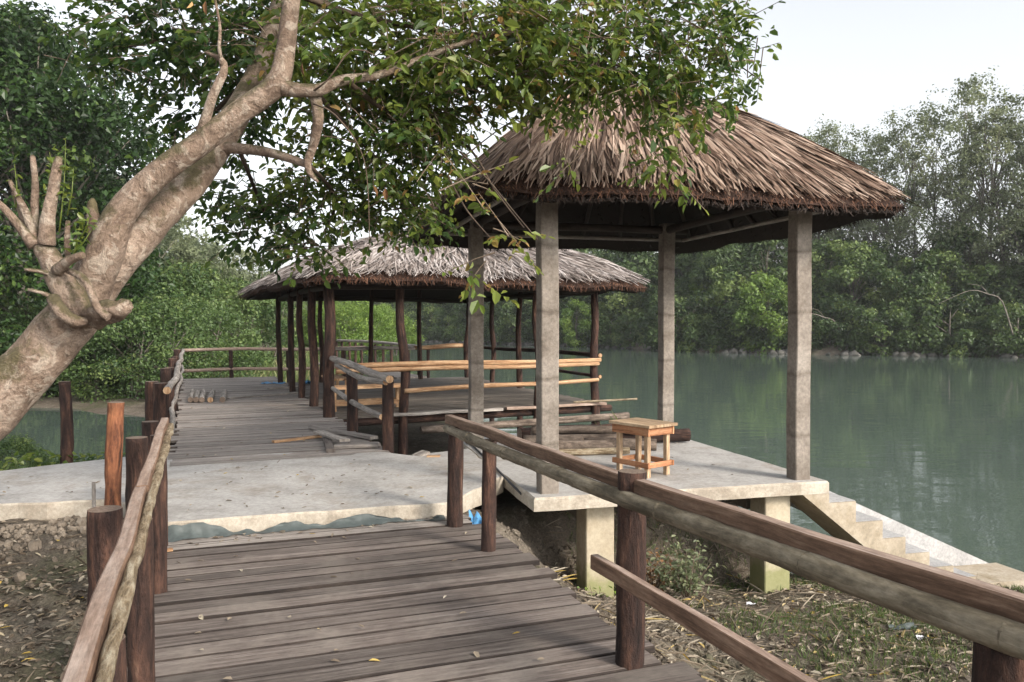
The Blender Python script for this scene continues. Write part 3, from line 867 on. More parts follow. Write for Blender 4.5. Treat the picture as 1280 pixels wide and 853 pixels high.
def rrect(cx, cy, ax, ay, ha, hb, rc):
    """perimeter function of a rounded rectangle with half sizes ha, hb along unit axes ax, ay"""
    pts = []
    for (sx, sy, a0) in ((1, -1, -90), (1, 1, 0), (-1, 1, 90), (-1, -1, 180)):
        for k in range(9):
            th = R(a0 + 90 * k / 8)
            pts.append((sx * (ha - rc) + rc * math.cos(th), sy * (hb - rc) + rc * math.sin(th)))
    pts.append(pts[0])
    acc = [0]
    for i in range(len(pts) - 1): acc.append(acc[-1] + math.hypot(pts[i + 1][0] - pts[i][0], pts[i + 1][1] - pts[i][1]))
    acc = np.array(acc); px = np.array([p[0] for p in pts]); py = np.array([p[1] for p in pts])
    def f(s):
        L = (s % 1.0) * acc[-1]
        return float(np.interp(L, acc, px)), float(np.interp(L, acc, py))
    return f

# ------------------------------------------------------------------ near pavilion
PA, PB = Vector((0.967, 0.255, 0)), Vector((-0.255, 0.967, 0))
C1, C3 = Vector((0.33, 7.50, 0)), Vector((2.93, 8.16, 0))
C2, C4 = Vector((2.13, 11.05, 0)), Vector((-0.47, 10.42, 0))
pv = thing("thatched_pavilion", "near square pavilion with brown thatched roof on four concrete columns over a concrete platform", "pavilion", (1.23, 9.27, 0))
P0 = Vector((0.20, 7.24, 0))
def pp(a, b, z=0.0):
    p = P0 + PA * a + PB * b
    return Vector((p.x, p.y, z))
mb = MB()
plat = [pp(0, 0), pp(0.83, 0), pp(0.86, 0.14), pp(1.75, 0.14), pp(1.78, 0.0), pp(3.10, 0), pp(3.10, 4.1), pp(0, 4.1)]
plat = [pp(0, 0), pp(3.10, 0), pp(3.10, 4.1), pp(0, 4.1)]
prism(mb, plat, -0.125, 0.0, 0.02, 1, 0, sub=0.25, jit=0.022)
mb.build("platform", [M['concrete'], M['slab_side']], pv)
for c, h in ((C1, 2.86), (C2, 2.95), (C3, 2.86), (C4, 2.95)):
    mb = MB(); beam(mb, (c.x, c.y, -0.02), (c.x, c.y, h), 0.172, 0.172, up=PB, ch=0.009, segs=14, wob=0.010)
    mb.build("column", M['column'], pv)
for a, b in ((0.75, 0.42), (2.62, 0.30), (0.75, 3.4), (2.62, 3.4)):
    mb = MB(); beam(mb, pp(a, b, -2.6), pp(a, b, -0.12), 0.29, 0.29, up=PB, ch=0.01, segs=4)
    mb.build("pillar", M['pillar'], pv)
for a in (0.75, 2.62):
    mb = MB(); beam(mb, pp(a, 0.58, -0.26), pp(a, 3.9, -0.26), 0.22, 0.25, ch=0.01)
    mb.build("floor_beam", M['column'], pv)
RC = (C1 + C2 + C3 + C4) / 4
EAVE, APEX = 2.71, 4.22
prf = rrect(0, 0, PA, PB, 2.20, 2.25, 0.36)
def psurf(s, t):
    x, y = prf(s)
    k = max(t, 0.0)
    rx = 0.22 * max(-1, min(1, x / 1.2))         # short ridge along PA
    X = rx + (x - rx) * k; Yy = y * k
    p = RC + PA * X + PB * Yy
    sag = 0.02 * math.sin(s * 37.7) + 0.035 * mnoise.noise(Vector((math.sin(s * 6.2832) * 7, math.cos(s * 6.2832) * 7, 2)))
    return Vector((p.x, p.y, APEX - (APEX - EAVE) * k ** 1.5 + sag * k))
roof = MB(); thatch(psurf, 900, 0.03, 16, 0.034, 0.8, 3, roof, lift=0.055, over=0.12, sway=0.15)
thatch(psurf, 950, 0.84, 4, 0.034, 0.65, 33, roof, lift=0.06, over=0.12, sway=0.13)
proof = roof.build("roof", M['thatch_brown'], pv)
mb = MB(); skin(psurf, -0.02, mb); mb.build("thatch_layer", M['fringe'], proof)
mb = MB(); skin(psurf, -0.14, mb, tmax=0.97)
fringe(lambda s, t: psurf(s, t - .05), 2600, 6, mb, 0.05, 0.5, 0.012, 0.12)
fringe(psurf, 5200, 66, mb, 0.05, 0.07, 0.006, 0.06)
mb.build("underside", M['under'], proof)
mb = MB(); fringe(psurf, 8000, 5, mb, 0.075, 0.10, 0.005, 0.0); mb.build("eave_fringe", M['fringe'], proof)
# roof timbers
def roofpole(p0, p1, r, mat, nm): 
    mb = MB(); tube(mb, [p0, (Vector(p0) + Vector(p1)) / 2 + Vector((0, 0, 0.015)), p1], r, 8, 0.25, 0.08, 4, 0, 0); mb.build(nm, M[mat], pv)
zt = 2.86
for a, b in ((C1, C3), (C3, C2), (C2, C4), (C4, C1)):
    dd = (b - a).normalized() * 0.3
    roofpole((a - dd)[:2] + (zt,), (b + dd)[:2] + (zt,), 0.055, 'dark_timber', "wall_plate")
for i in range(28):
    s = (i + 0.5) / 28
    e = psurf(s, 0.86); a = psurf(s, 0.05)
    m_ = psurf(s, 0.5)
    mb = MB(); tube(mb, [e - Vector((0, 0, .19)), m_ - Vector((0, 0, .20)), a - Vector((0, 0, .22))], 0.03, 6, 0.4); mb.build("rafter", M['dark_timber'], pv)
for tt, mt in ((0.86, 'grey_pole'), (0.62, 'dark_timber'), (0.38, 'dark_timber')):
    for k in range(4):
        cs = [(1, -1), (1, 1), (-1, 1), (-1, -1)]; zz = APEX - (APEX - EAVE) * tt ** 1.5 - 0.25
        qq = [RC + PA * cs[i % 4][0] * 2.0 * tt + PB * cs[i % 4][1] * 2.08 * tt + Vector((0, 0, zz)) for i in (k, k + 1)]
        mb = MB(); tube(mb, qq, 0.026, 6, 0.4); mb.build("purlin", M[mt], pv)

# staircase down to the water
sc = thing("concrete_staircase", "sandy concrete stairs leading from the pavilion platform down to the river", "stairs", pp(3.8, 0.4, -0.6))
def sp(a, b, z): return pp(3.10 + a, b, z)
steps = [(0.0, -0.125)]
tips = [(1070, 627), (1103.5, 651), (1132, 671.6), (1162, 690.5), (1192, 707.6), (1220.6, 721)]
prof = []
for (px, py) in tips:
    r = ray(px, py); o = Vector((0, 0, EYE)) - sp(0, 0.0, 0)
    k = -(o.dot(PB)) / r.dot(PB); q_ = Vector((0, 0, EYE)) + r * k
    prof.append(((q_ - sp(0, 0, 0)).dot(PA), q_.z))
W_ = 0.62
poly = [(-0.30, -0.127), (0.003, -0.127)]
lastz = -0.126
pa = 0.003
tops = []
for (a, z) in prof:
    poly.append((pa, z)); poly.append((a, z)); tops.append((pa, a, z)); pa = a
aend = pa; zend = prof[-1][1]
def strip(mb, pts, b0, b1, mat):
    n = len(pts)
    v = [sp(a, b0, z)[:] for a, z in pts] + [sp(a, b1, z)[:] for a, z in pts]
    f = [(i, (i + 1) % n, n + (i + 1) % n, n + i) for i in range(n)]
    base = mb.n
    mb.add(v, f, None, 0.5, mat); mb.more([list(range(n))[::-1]], base, None, mat); mb.more([list(range(n, 2 * n))], base, None, mat)
under = [(aend, -0.127 + (zend + 0.127) / aend * 1.45 * (aend + 0.30))]
mb = MB(); strip(mb, poly + under, 0.0, W_, 0)
mb.build("flight", M['stair'], sc)
mb = MB()
for (a0, a1, z) in tops:
    strip(mb, [(a0 + .005, z + 0.003), (a1 - 0.002, z + 0.003), (a1 - .002, z + 0.008), (a0 + .005, z + 0.008)], 0.012, W_ - 0.01, 0)
mb.build("tread", M['tread'], sc)
# far side: smooth sloping kerb
fe = []
for (px, py) in ((969, 586), (1279, 726)):
    r = ray(px, py); o = Vector((0, 0, EYE)) - sp(0, W_ + 0.3, 0)
    k = -(o.dot(PB)) / r.dot(PB); q_ = Vector((0, 0, EYE)) + r * k
    fe.append(((q_ - sp(0, 0, 0)).dot(PA), q_.z))
sl = (fe[1][1] - fe[0][1]) / (fe[1][0] - fe[0][0])
za = fe[0][1] + sl * (0.004 - fe[0][0])
mb = MB(); strip(mb, [(0.004, min(za, -0.02)), (3.1, za + sl * 3.1), (3.1, za + sl * 3.1 - 0.40), (0.004, min(za, -0.02) - 0.34)], W_ + 0.004, W_ + 0.3, 0)
mb.build("sloping_kerb", M['tread'], sc)
mb = MB(); strip(mb, [(aend + 0.004, zend - 0.09), (aend + 0.9, zend - 0.10), (aend + 0.9, zend - 0.5), (aend + 0.004, zend - 0.5)], 0.02, W_, 0)
mb.build("landing", M['stair'], sc)

# ------------------------------------------------------------------ far hut
ht = thing("thatched_hut", "wide open hut with grey thatched roof on many dark wavy posts beside the grey boardwalk", "hut", (-2.18, 18.3, 0))
def bil(s, t): return A * (1 - s) * (1 - t) + B * s * (1 - t) + D * s * t + E * (1 - s) * t
hp = [(0, 0, .10), (.245, 0, .085), (.5, 0, .075), (.75, 0, .075), (1, 0, .085), (1, .25, .07), (1, .495, .075), (1, .74, .07), (1, 1, .075), (.73, 1, .07), (.456, 1, .065), (.2, 1, .065), (0, 1, .07), (0, .24, .085), (0, .47, .075), (0, .66, .07), (0.03, .87, .07)]
for s, t, r in hp:
    p = bil(s, t); mb = MB(); k = [random.uniform(-.05, .05) for _ in range(6)]
    tube(mb, [(p.x, p.y, -2.3), (p.x + k[0] * .3, p.y, -0.2), (p.x + k[1], p.y, 0.8), (p.x + k[2], p.y + k[3], 1.6), (p.x + k[4], p.y, 2.5)], [r, r, r * .95, r * .9, r * .85], 10, 0.14, 0.13, 4, 0, 1, seed=random.random() * 30)
    mb.build("post", [M['post'], M['post_end']], ht)
mb = MB(); hu, hv = (B - A).normalized(), (E - A).normalized(); y_ = 0.0
LL = (E - A).length; ww_ = (B - A).length
while y_ < LL + 0.2:
    wd = random.uniform(.13, .2)
    a = A + hv * (y_ + wd / 2) + hu * 0.12; b = A + hv * (y_ + wd / 2) + hu * (ww_ + random.uniform(0.05, 0.2))
    beam(mb, a + Vector((0, 0, -.022)), b + Vector((0, 0, -.022)), wd - 0.012, 0.04, segs=2, wob=0.006); y_ += wd
mb.build("floor", M['floor'], ht)
for k in range(6):
    t = k / 5; mb = MB()
    a = A + hv * (LL * t + 0.1) - hu * 0.1; b = A + hv * (LL * t + 0.1) + hu * (ww_ + random.uniform(0.25, 0.5))
    tube(mb, [a + Vector((0, 0, -.12)), b + Vector((0, 0, -.12))], 0.07, 8, 0.5, 0.1); mb.build("bearer", [M['post'], M['post_end']], ht)
mb = MB(); tube(mb, [A - hv * .1 + hu * 1.6 + Vector((0, 0, -.30)), B - hv * .12 + hu * 0.7 + Vector((0, 0, -.27))], 0.07, 8, 0.5, 0.1); mb.build("bearer", [M['log'], M['post_end']], ht)
mb = MB(); beam(mb, A + hu * 1.0 - hv * .06 + Vector((0, 0, .005)), A + hu * 3.2 - hv * .10 + Vector((0, 0, -.01)), 0.14, 0.05, segs=4, wob=.02); mb.build("edge_board", M['grey_pole'], ht)
mb = MB(); beam(mb, A + hu * 3.3 - hv * .06 + Vector((0, 0, -.01)), B + hu * .2 - hv * .04 + Vector((0, 0, -.01)), 0.09, 0.05, segs=4, wob=.02); mb.build("edge_board", M['beam_top'], ht)
def hrail(p, q, z0, z1, r, mat, nm="balustrade_rail", sides=9, twin=False):
    a = Vector((p.x, p.y, z0)); b = Vector((q.x, q.y, z1)); mb = MB()
    tube(mb, [a, a.lerp(b, .35) + Vector((0, 0, .015)), a.lerp(b, .7) - Vector((0, 0, .012)), b], [r, r * 1.05, r, r * .9], sides, 0.15, 0.08, 4, 0, 1, random.random()); mb.build(nm, [M[mat], M['fresh']], ht)
o_ = hv * -0.10
hrail(A + o_ + hu * .1, B + o_ + hu * .05, 0.86, 0.86, 0.045, 'fresh'); hrail(A + o_ * 1.2 + hu * .1, B + o_ * 1.2, 0.77, 0.785, 0.04, 'fresh')
hrail(bil(.245, 0) + o_, B + o_, 0.40, 0.47, 0.042, 'fresh')
o2 = hu * 0.10
hrail(B + o2, D + o2, 0.94, 0.90, 0.045, 'post'); hrail(B + o2, D + o2, 0.52, 0.50, 0.035, 'post')
hrail(bil(1, 1) + hv * .1, bil(.70, 1) + hv * .1, 0.92, 0.88, 0.065, 'fresh'); hrail(bil(.70, 1) + hv * .1, bil(.2, 1) + hv * .1, 0.86, 0.9, 0.05, 'grey_pole')
HC = (A + B + D + E) / 4
HA = Vector((0.905, 0.425, 0)).normalized(); HB = Vector((-HA.y, HA.x, 0))
HE, HT = 2.28, 3.42
hrf = rrect(0, 0, HA, HB, 3.42, 4.62, 0.55)
def hsurf(s, t):
    x, y = hrf(s); k = max(t, 0.0)
    ry = 1.4 * max(-1, min(1, y / 2.0))
    X = x * k; Yy = ry + (y - ry) * k
    p = HC + HA * X + HB * Yy
    sag = 0.03 * math.sin(s * 31.4) + 0.06 * mnoise.noise(Vector((math.sin(s * 6.2832) * 7, math.cos(s * 6.2832) * 7, 2)))
    return Vector((p.x, p.y, HT - (HT - HE) * k ** 2.1 + sag * k + 0.05 * mnoise.noise(p * 0.9)))
roof = MB(); thatch(hsurf, 1350, 0.02, 13, 0.034, 0.8, 13, roof, lift=0.085, over=0.17, sway=0.36, rbias=0.05)
thatch(hsurf, 1500, 0.88, 3, 0.034, 0.6, 43, roof, lift=0.09, over=0.20, sway=0.3, rbias=0.05)
hroof = roof.build("roof", M['thatch_grey'], ht)
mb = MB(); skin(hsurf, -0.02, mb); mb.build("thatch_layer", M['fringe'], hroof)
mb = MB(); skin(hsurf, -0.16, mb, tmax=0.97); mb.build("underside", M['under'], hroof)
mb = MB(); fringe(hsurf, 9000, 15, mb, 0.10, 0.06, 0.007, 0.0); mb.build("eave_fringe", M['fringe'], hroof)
for a, b in ((A, B), (B, D), (D, E), (E, A)):
    mb = MB(); tube(mb, [(a.x, a.y, 2.2), ((a.x + b.x) / 2, (a.y + b.y) / 2, 2.24), (b.x, b.y, 2.2)], 0.06, 8, 0.4, 0.1, 4); mb.build("wall_plate", M['dark_timber'], ht)

# bench inside the hut
bp = bil(.16, .12)
bn = thing("wooden_bench", "low orange timber bench on the hut floor behind the grey railing", "bench", bp)
bx, by = hu, hv
for k in range(3):
    mb = MB(); c = bp + by * (k * .14 - .14); beam(mb, c - bx * .75 + Vector((0, 0, .42)), c + bx * .75 + Vector((0, 0, .42)), .125, .05); mb.build("seat_board", M['fresh'], bn)
for sx in (-.62, .62):
    for sy in (-.14, .14):
        mb = MB(); c = bp + bx * sx + by * sy; beam(mb, c, c + Vector((0, 0, .394)), .06, .06, up=by); mb.build("leg", M['fresh'], bn)
for sy in (-.14, .14):
    mb = MB(); c = bp + by * (sy * 1.3); beam(mb, c - bx * .7 + Vector((0, 0, .14)), c + bx * .7 + Vector((0, 0, .14)), .03, .08); mb.build("stretcher", M['fresh'], bn)
b2 = bil(.05, .38)
bn2 = thing("wooden_bench", "orange slatted bench deeper inside the hut between the left posts", "bench", b2)
for k in range(3):
    mb = MB(); c = b2 + bx * (k * .14 + .3); beam(mb, c - by * .1 + Vector((0, 0, .42)), c + by * 1.2 + Vector((0, 0, .42)), .125, .04); mb.build("seat_board", M['fresh'], bn2)
for sx in (.3, .58):
    for sy in (0, 1.1):
        mb = MB(); c = b2 + bx * sx + by * sy; beam(mb, c, c + Vector((0, 0, .40)), .06, .06, up=by); mb.build("leg", M['fresh'], bn2)

# ------------------------------------------------------------------ stool
sx_, sy_ = Vector((0.610, -0.792, 0)), Vector((0.792, 0.610, 0)) * -1
S0 = Vector((1.385, 8.44, 0.0)); SL, SW, SH = 0.58, 0.44, 0.55
ux, uy = sx_, Vector((0.54, 0.84, 0)).normalized()
uy = Vector((-ux.y, ux.x, 0))
st = thing("wooden_stool", "small square wooden stool with reddish rails standing on the platform", "stool", S0)
for k in range(4):
    mb = MB(); c = S0 + uy * ((k - 1.5) * SW / 4); beam(mb, c - ux * SL / 2 + Vector((0, 0, SH - .015)), c + ux * SL / 2 + Vector((0, 0, SH - .015)), SW / 4 - .004, .03, ch=.004); mb.build("seat_board", M['stoolwood'], st)
for a in (-1, 1):
    for b in (-1, 1):
        c = S0 + ux * a * (SL / 2 - .09) + uy * b * (SW / 2 - .075)
        mb = MB(); beam(mb, c, c + Vector((0, 0, SH - .032)), .05, .05, up=uy, ch=.003); mb.build("leg", M['stoolwood'], st)
for b in (-1, 1):
    for z, hgt in ((SH - .075, .085), (.13, .055)):
        mb = MB(); c = S0 + uy * b * (SW / 2 - .035) + Vector((0, 0, z)); beam(mb, c - ux * (SL / 2 - .03), c + ux * (SL / 2 - .03), .022, hgt); mb.build("rail", M['stoolred'], st)
for a in (-1, 1):
    for z, hgt in ((SH - .075, .085), (.13, .055)):
        mb = MB(); c = S0 + ux * a * (SL / 2 - .05) + Vector((0, 0, z)); beam(mb, c - uy * (SW / 2 - .05), c + uy * (SW / 2 - .05), .022, hgt); mb.build("rail", M['stoolred'], st)

# ------------------------------------------------------------------ logs on the platform
def log(label, pa_, pb_, r, mat='log', nm="log", endm='post_end', cat="log", group="logs piled on the platform", amp=0.1):
    mb = MB(); pa_, pb_ = Vector(pa_), Vector(pb_)
    tube(mb, [pa_, pa_.lerp(pb_, .33) + Vector((0, random.uniform(-.02, .02), 0)), pa_.lerp(pb_, .66) + Vector((0, random.uniform(-.02, .02), 0)), pb_], [r, r * 1.03, r * .98, r * .95], 12, 0.08, amp, 5, 0, 1, seed=random.random() * 40)
    o = mb.build(nm, [M[mat], M[endm]], None, (pa_ + pb_) / 2 - Vector((0, 0, r)))
    return tag(o, label, cat, group)
log("dark log at the back of the platform pile, its end just left of the stool", (0.1, 10.55, .11), (1.62, 11.05, .11), .10, 'post')
log("grey log in the middle of the pile left of the stool", (0.15, 10.1, .09), (1.35, 10.25, .09), .085)
log("long brown log whose sawn end pokes out right of the stool", (0.25, 10.32, .10), (2.35, 10.62, .10), .092, 'post')
log("grey-brown log lying on top of the pile, behind the stool", (0.25, 10.22, .215), (1.95, 10.42, .205), .052)
log("thin grey log at the front of the pile, beside the pale pole", (0.4, 9.88, .07), (1.75, 10.02, .07), .062)
log("log with an orange sawn end seen between the stool legs", (0.9, 10.02, .075), (1.80, 9.93, .075), .075, 'log', endm='fresh')
log("pale peeled pole in front of the log pile", (0.3, 9.45, .045), (1.42, 9.66, .045), .042, 'pole_pale', "peeled_pole", 'fresh', "pole")
log("thin bamboo stick jutting out past the hut corner over the water", (1.2, 15.65, .03), (2.45, 15.62, .10), .022, 'pole_pale', "bamboo_stick", 'fresh', "stick", None)

# ------------------------------------------------------------------ boards lying about
def board(label, p, q, wdt, hgt, mat, cat="board", group="boards left lying on the grey boardwalk", up=(0, 0, 1)):
    mb = MB(); beam(mb, p, q, wdt, hgt, up=Vector(up), segs=5, wob=.012)
    o = mb.build("loose_board", M[mat], None, Vector(p).lerp(Vector(q), .5) - Vector((0, 0, hgt / 2)))
    return tag(o, label, cat, group)
board("thin yellow board on the grey boardwalk beside curved grey offcuts", onz(341, 552, .02), onz(400, 546, .02), .09, .03, 'fresh')
board("dark plank lying along the boardwalk edge behind the yellow board", onz(390, 534, .03), onz(468, 548, .03), .13, .04, 'deck_grey')
board("curved grey offcut on top of the dark plank", onz(398, 540, .085), onz(431, 551, .085), .14, .035, 'grey_pole')
board("short dark offcut pointing at the concrete slab", onz(409, 549, .03), onz(414, 564, .03), .10, .05, 'deck_dark')
board("grey plank lying at the edge of the slab by the railing post", onz(418, 558, .028), onz(473, 557, .028), .16, .045, 'deck_grey')
board("long pale plank lying across the boardwalk towards the hut posts", onz(285, 498, .02), onz(371, 491, .02), .12, .03, 'grey_pole')
board("second pale plank under the hut eave, near the blue scraps", onz(335, 486, .02), onz(378, 483, .02), .14, .03, 'grey_pole')
board("broken orange stick on the first boards of the foreground boardwalk", onz(188, 691, -.107), onz(216, 687, -.107), .045, .02, 'fresh', "stick", None)
board("small grey block in the gap beside the slab", onz(520, 572, -.02), onz(533, 566, .02), .16, .04, 'grey_pole', "offcut", "offcuts in the gap beside the slab")
board("small orange block in the gap beside the slab", onz(534, 571, 0.0), onz(550, 571, 0.0), .10, .04, 'fresh', "offcut", "offcuts in the gap beside the slab")
lbl = ["leftmost short grey billet by the left railing of the boardwalk", "grey billet second from the left railing", "grey billet third from the left railing", "orange-ended billet in the row by the left railing", "rightmost leaning billet in the row by the left railing"]
for k, px in enumerate((241, 248, 255, 266, 281)):
    a = onz(px - 3, 500, .06); b = onz(px, 489, .06)
    log(lbl[k], a, b, .055, 'grey_pole', "billet", 'fresh' if k == 3 else 'post_end', "log", "billets on the grey boardwalk")
def rag(nm, label, cat, c, sx, sy, mat, amp=0.03, n=10, seed=0, group=None, hang=None, rot=0.0):
    mb = MB(); V = []
    for j in range(n + 1):
        for i in range(n + 1):
            u, v = (i / n - .5) * sx, (j / n - .5) * sy
            e = 1 + 0.35 * mnoise.noise(Vector((i * .5 + seed, j * .5, 1)))
            x, y = u * e * math.cos(rot) - v * e * math.sin(rot), u * e * math.sin(rot) + v * e * math.cos(rot)
            V.append((c[0] + x, c[1] + y, c[2] + amp * abs(mnoise.noise(Vector((u * 14 + seed, v * 14, seed)))) * 1.6 + 0.004))
    Q = [(j * (n + 1) + i, j * (n + 1) + i + 1, (j + 1) * (n + 1) + i + 1, (j + 1) * (n + 1) + i) for j in range(n) for i in range(n)]
    mb.add(V, Q, None, .5, 0, True)
    return tag(mb.build(nm, M[mat], None, c), label, cat, group)
p = onz(341, 480, .0); rag("plastic_scrap", "flat blue plastic scrap on the boardwalk before the hut posts", "plastic scrap", p, .55, .35, 'blue', .05, group="blue plastic scraps")
p = onz(386, 481, .0); rag("plastic_scrap", "small blue plastic scrap between two hut posts", "plastic scrap", p, .3, .3, 'blue', .14, seed=4, group="blue plastic scraps")
p = onz(601, 650, -.10); rag("plastic_bag", "crumpled blue and white plastic bag caught beside the slab post", "plastic bag", (p.x, p.y + .12, -.17), .22, .26, 'blue', .10, seed=7)
p = onz(939, 742, -.98); rag("paper_scrap", "crumpled white and blue wrapper below the right pillar", "wrapper", (p.x, p.y, g1(p.x, p.y)), .075, .05, 'white_scrap', .035, seed=2)
p = onz(1152, 797, -.98); rag("paper_scrap", "grey-white scrap lying on the grass under the pole", "scrap", (p.x, p.y, g1(p.x, p.y)), .08, .05, 'white_scrap', .035, seed=12)
p = onz(1128, 785, -.98); rag("plastic_scrap", "flat dull plastic scrap on the grass left of the grey-white scrap", "plastic scrap", (p.x, p.y, g1(p.x, p.y)), .22, .07, 'sheet', .03, seed=22)
# plastic sheet hanging from the edge of the slab
mb = MB(); V = []; n = 70
for i in range(n + 1):
    k = i / n; a = Vector((-2.80, 6.31, 0)).lerp(Vector((-0.60, 7.0, 0)), k)
    nrm = Vector((0.30, -0.954, 0)); h = 0.02 + 0.045 * mnoise.noise(Vector((k * 9, 3, 1)))
    dropt = -0.045 + 0.10 * mnoise.noise(Vector((k * 5, 0, 0))) + 0.05 * mnoise.noise(Vector((k * 19, 4, 0))) - 0.05 * k
    for j in range(5):
        f = j / 4
        b = a + nrm * (0.014 + 0.075 * f * f + (0.02 + 0.05 * f) * mnoise.noise(Vector((k * 26, f * 2.5, 7))) * (1 if f > .1 else 0))
        V.append((b.x, b.y, min(-0.006, dropt) * (1 - f) + (-0.112 + .01 * mnoise.noise(Vector((k * 15, 0, 9)))) * f))
Q = [(i * 5 + j, i * 5 + j + 1, i * 5 + 6 + j, i * 5 + 5 + j) for i in range(n) for j in range(4)]
mb.add(V, Q, None, .5, 0, True)
tag(mb.build("plastic_sheet", M['sheet'], None, (-1.7, 6.6, -.12)), "dusty grey-blue plastic sheet sticking out along the front edge of the slab", "plastic sheet")
mb = MB(); tube(mb, [onz(590, 556, .012), onz(600, 566, .012), onz(612, 577, .012), onz(632, 598, .012), onz(652, 618, -.05)], .012, 6, .1)
tag(mb.build("hose", M['cable'], None, (-0.2, 9, 0)), "thin black hose lying along the joint between slab and platform", "hose")
# ------------------------------------------------------------------ leaves
def unit(a): return a / (np.linalg.norm(a, axis=1, keepdims=True) + 1e-9)
def leaves(mb, P, Dr, Nn, L, Wd, rn, fold=0.25, mat=0):
    n = len(P); Dr = unit(Dr); S = unit(np.cross(Dr, Nn)); Nn = np.cross(S, Dr)
    L = L[:, None]; Wd = Wd[:, None]
    v = np.empty((n, 6, 3))
    v[:, 0] = P; v[:, 3] = P + Dr * L - Nn * L * 0.10
    v[:, 1] = P + Dr * L * .35 + S * Wd * .5 + Nn * Wd * fold
    v[:, 2] = P + Dr * L * .74 + S * Wd * .40 + Nn * (Wd * fold * .7 - L * .04)
    v[:, 5] = P + Dr * L * .35 - S * Wd * .5 + Nn * Wd * fold
    v[:, 4] = P + Dr * L * .74 - S * Wd * .40 + Nn * (Wd * fold * .7 - L * .04)
    b = (np.arange(n) * 6)[:, None]
    q = np.concatenate([b + np.array([[0, 1, 2, 3]]), b + np.array([[0, 3, 4, 5]])])
    mb.add(v.reshape(-1, 3), q, None, np.repeat(rn, 6), mat, False)
def cards(mb, P, Nn, size, rn, asp=0.6, mat=0):
    """small pointed leaf sprays"""
    n = len(P); Nn = unit(Nn); a = rng.normal(size=(n, 3)); T = unit(np.cross(Nn, a)); S = np.cross(Nn, T)
    sz = size[:, None]
    v = np.empty((n, 4, 3))
    v[:, 0] = P - T * sz * .5; v[:, 2] = P + T * sz * .5
    v[:, 1] = P + S * sz * asp * .5 + Nn * sz * .10; v[:, 3] = P - S * sz * asp * .5 + Nn * sz * .10
    b = (np.arange(n) * 4)[:, None]
    mb.add(v.reshape(-1, 3), b + np.array([[0, 1, 2, 3]]), None, np.repeat(rn, 4), mat, False)

# ------------------------------------------------------------------ the leaning tree
def limb(pts):
    return [at(a, b, c) for a, b, c, d in pts], [d * c / 2000.0 for a, b, c, d in pts]
tr = thing("leaning_tree", "big mottled tree leaning in from the left over the boardwalk, leafy crown across the top", "tree", (-4.2, 4.7, g1(-4.2, 4.7)))
THIN = {'trunk': .69, 'limb': .78, 'stub': .76, 'cut_shoot': .85}
def limbpart(nm, pts, amp=0.09, freq=5.0, sides=22, step=0.035, mat='bark', cap='bark', parent=tr):
    P, RR = limb(pts); mb = MB()
    if nm in THIN: RR = [r * THIN[nm] for r in RR]
    tube(mb, P, RR, sides, step, amp, freq, 0, 1, seed=random.random() * 30)
    return mb.build(nm, [M[mat], M[cap]], parent)
limbpart("trunk", [(-330, 830, 4.55, 165), (-220, 700, 4.6, 140), (-110, 600, 4.7, 120), (-15, 512, 4.8, 104), (48, 447, 4.9, 92), (92, 395, 5.0, 92), (128, 340, 5.1, 88), (168, 300, 5.2, 70), (195, 272, 5.25, 62), (240, 225, 5.4, 58), (285, 160, 5.7, 52), (320, 100, 6.0, 44), (345, 30, 6.3, 38), (365, -50, 6.6, 30), (380, -140, 7.0, 18)], 0.06, 6.0, 28, 0.03)
limbpart("limb", [(112, 372, 4.97, 56), (132, 315, 4.93, 56), (152, 266, 4.93, 47), (195, 220, 4.95, 41), (250, 180, 5.0, 38), (300, 140, 5.05, 36), (345, 106, 5.1, 36), (357, 62, 5.1, 30), (364, 5, 5.1, 27), (378, -70, 5.1, 22), (395, -150, 5.2, 12)], 0.05, 6.0, 22)
limbpart("limb", [(345, 108, 5.1, 28), (375, 113, 5.1, 22), (400, 112, 5.1, 20), (430, 100, 5.15, 17), (480, 92, 5.2, 12), (560, 60, 5.3, 9), (660, 30, 5.4, 6)], 0.08, 8, 14)
limbpart("limb", [(392, 112, 5.15, 20), (398, 145, 5.15, 17), (392, 180, 5.2, 15), (384, 207, 5.2, 12), (392, 222, 5.2, 8), (398, 228, 5.2, 3)], 0.1, 8, 12)
limbpart("limb", [(275, 185, 5.55, 20), (310, 187, 5.5, 17), (345, 193, 5.4, 15), (384, 206, 5.25, 11)], 0.09, 8, 12)
limbpart("limb", [(250, 172, 5.02, 20), (257, 148, 4.98, 16), (266, 120, 4.95, 14), (280, 88, 4.95, 13), (276, 74, 4.95, 10), (258, 66, 4.95, 5)], 0.09, 8, 12)
limbpart("limb", [(278, 84, 4.95, 9), (274, 60, 4.9, 6), (275, 35, 4.9, 5), (268, -5, 4.9, 4)], 0.09, 8, 10)
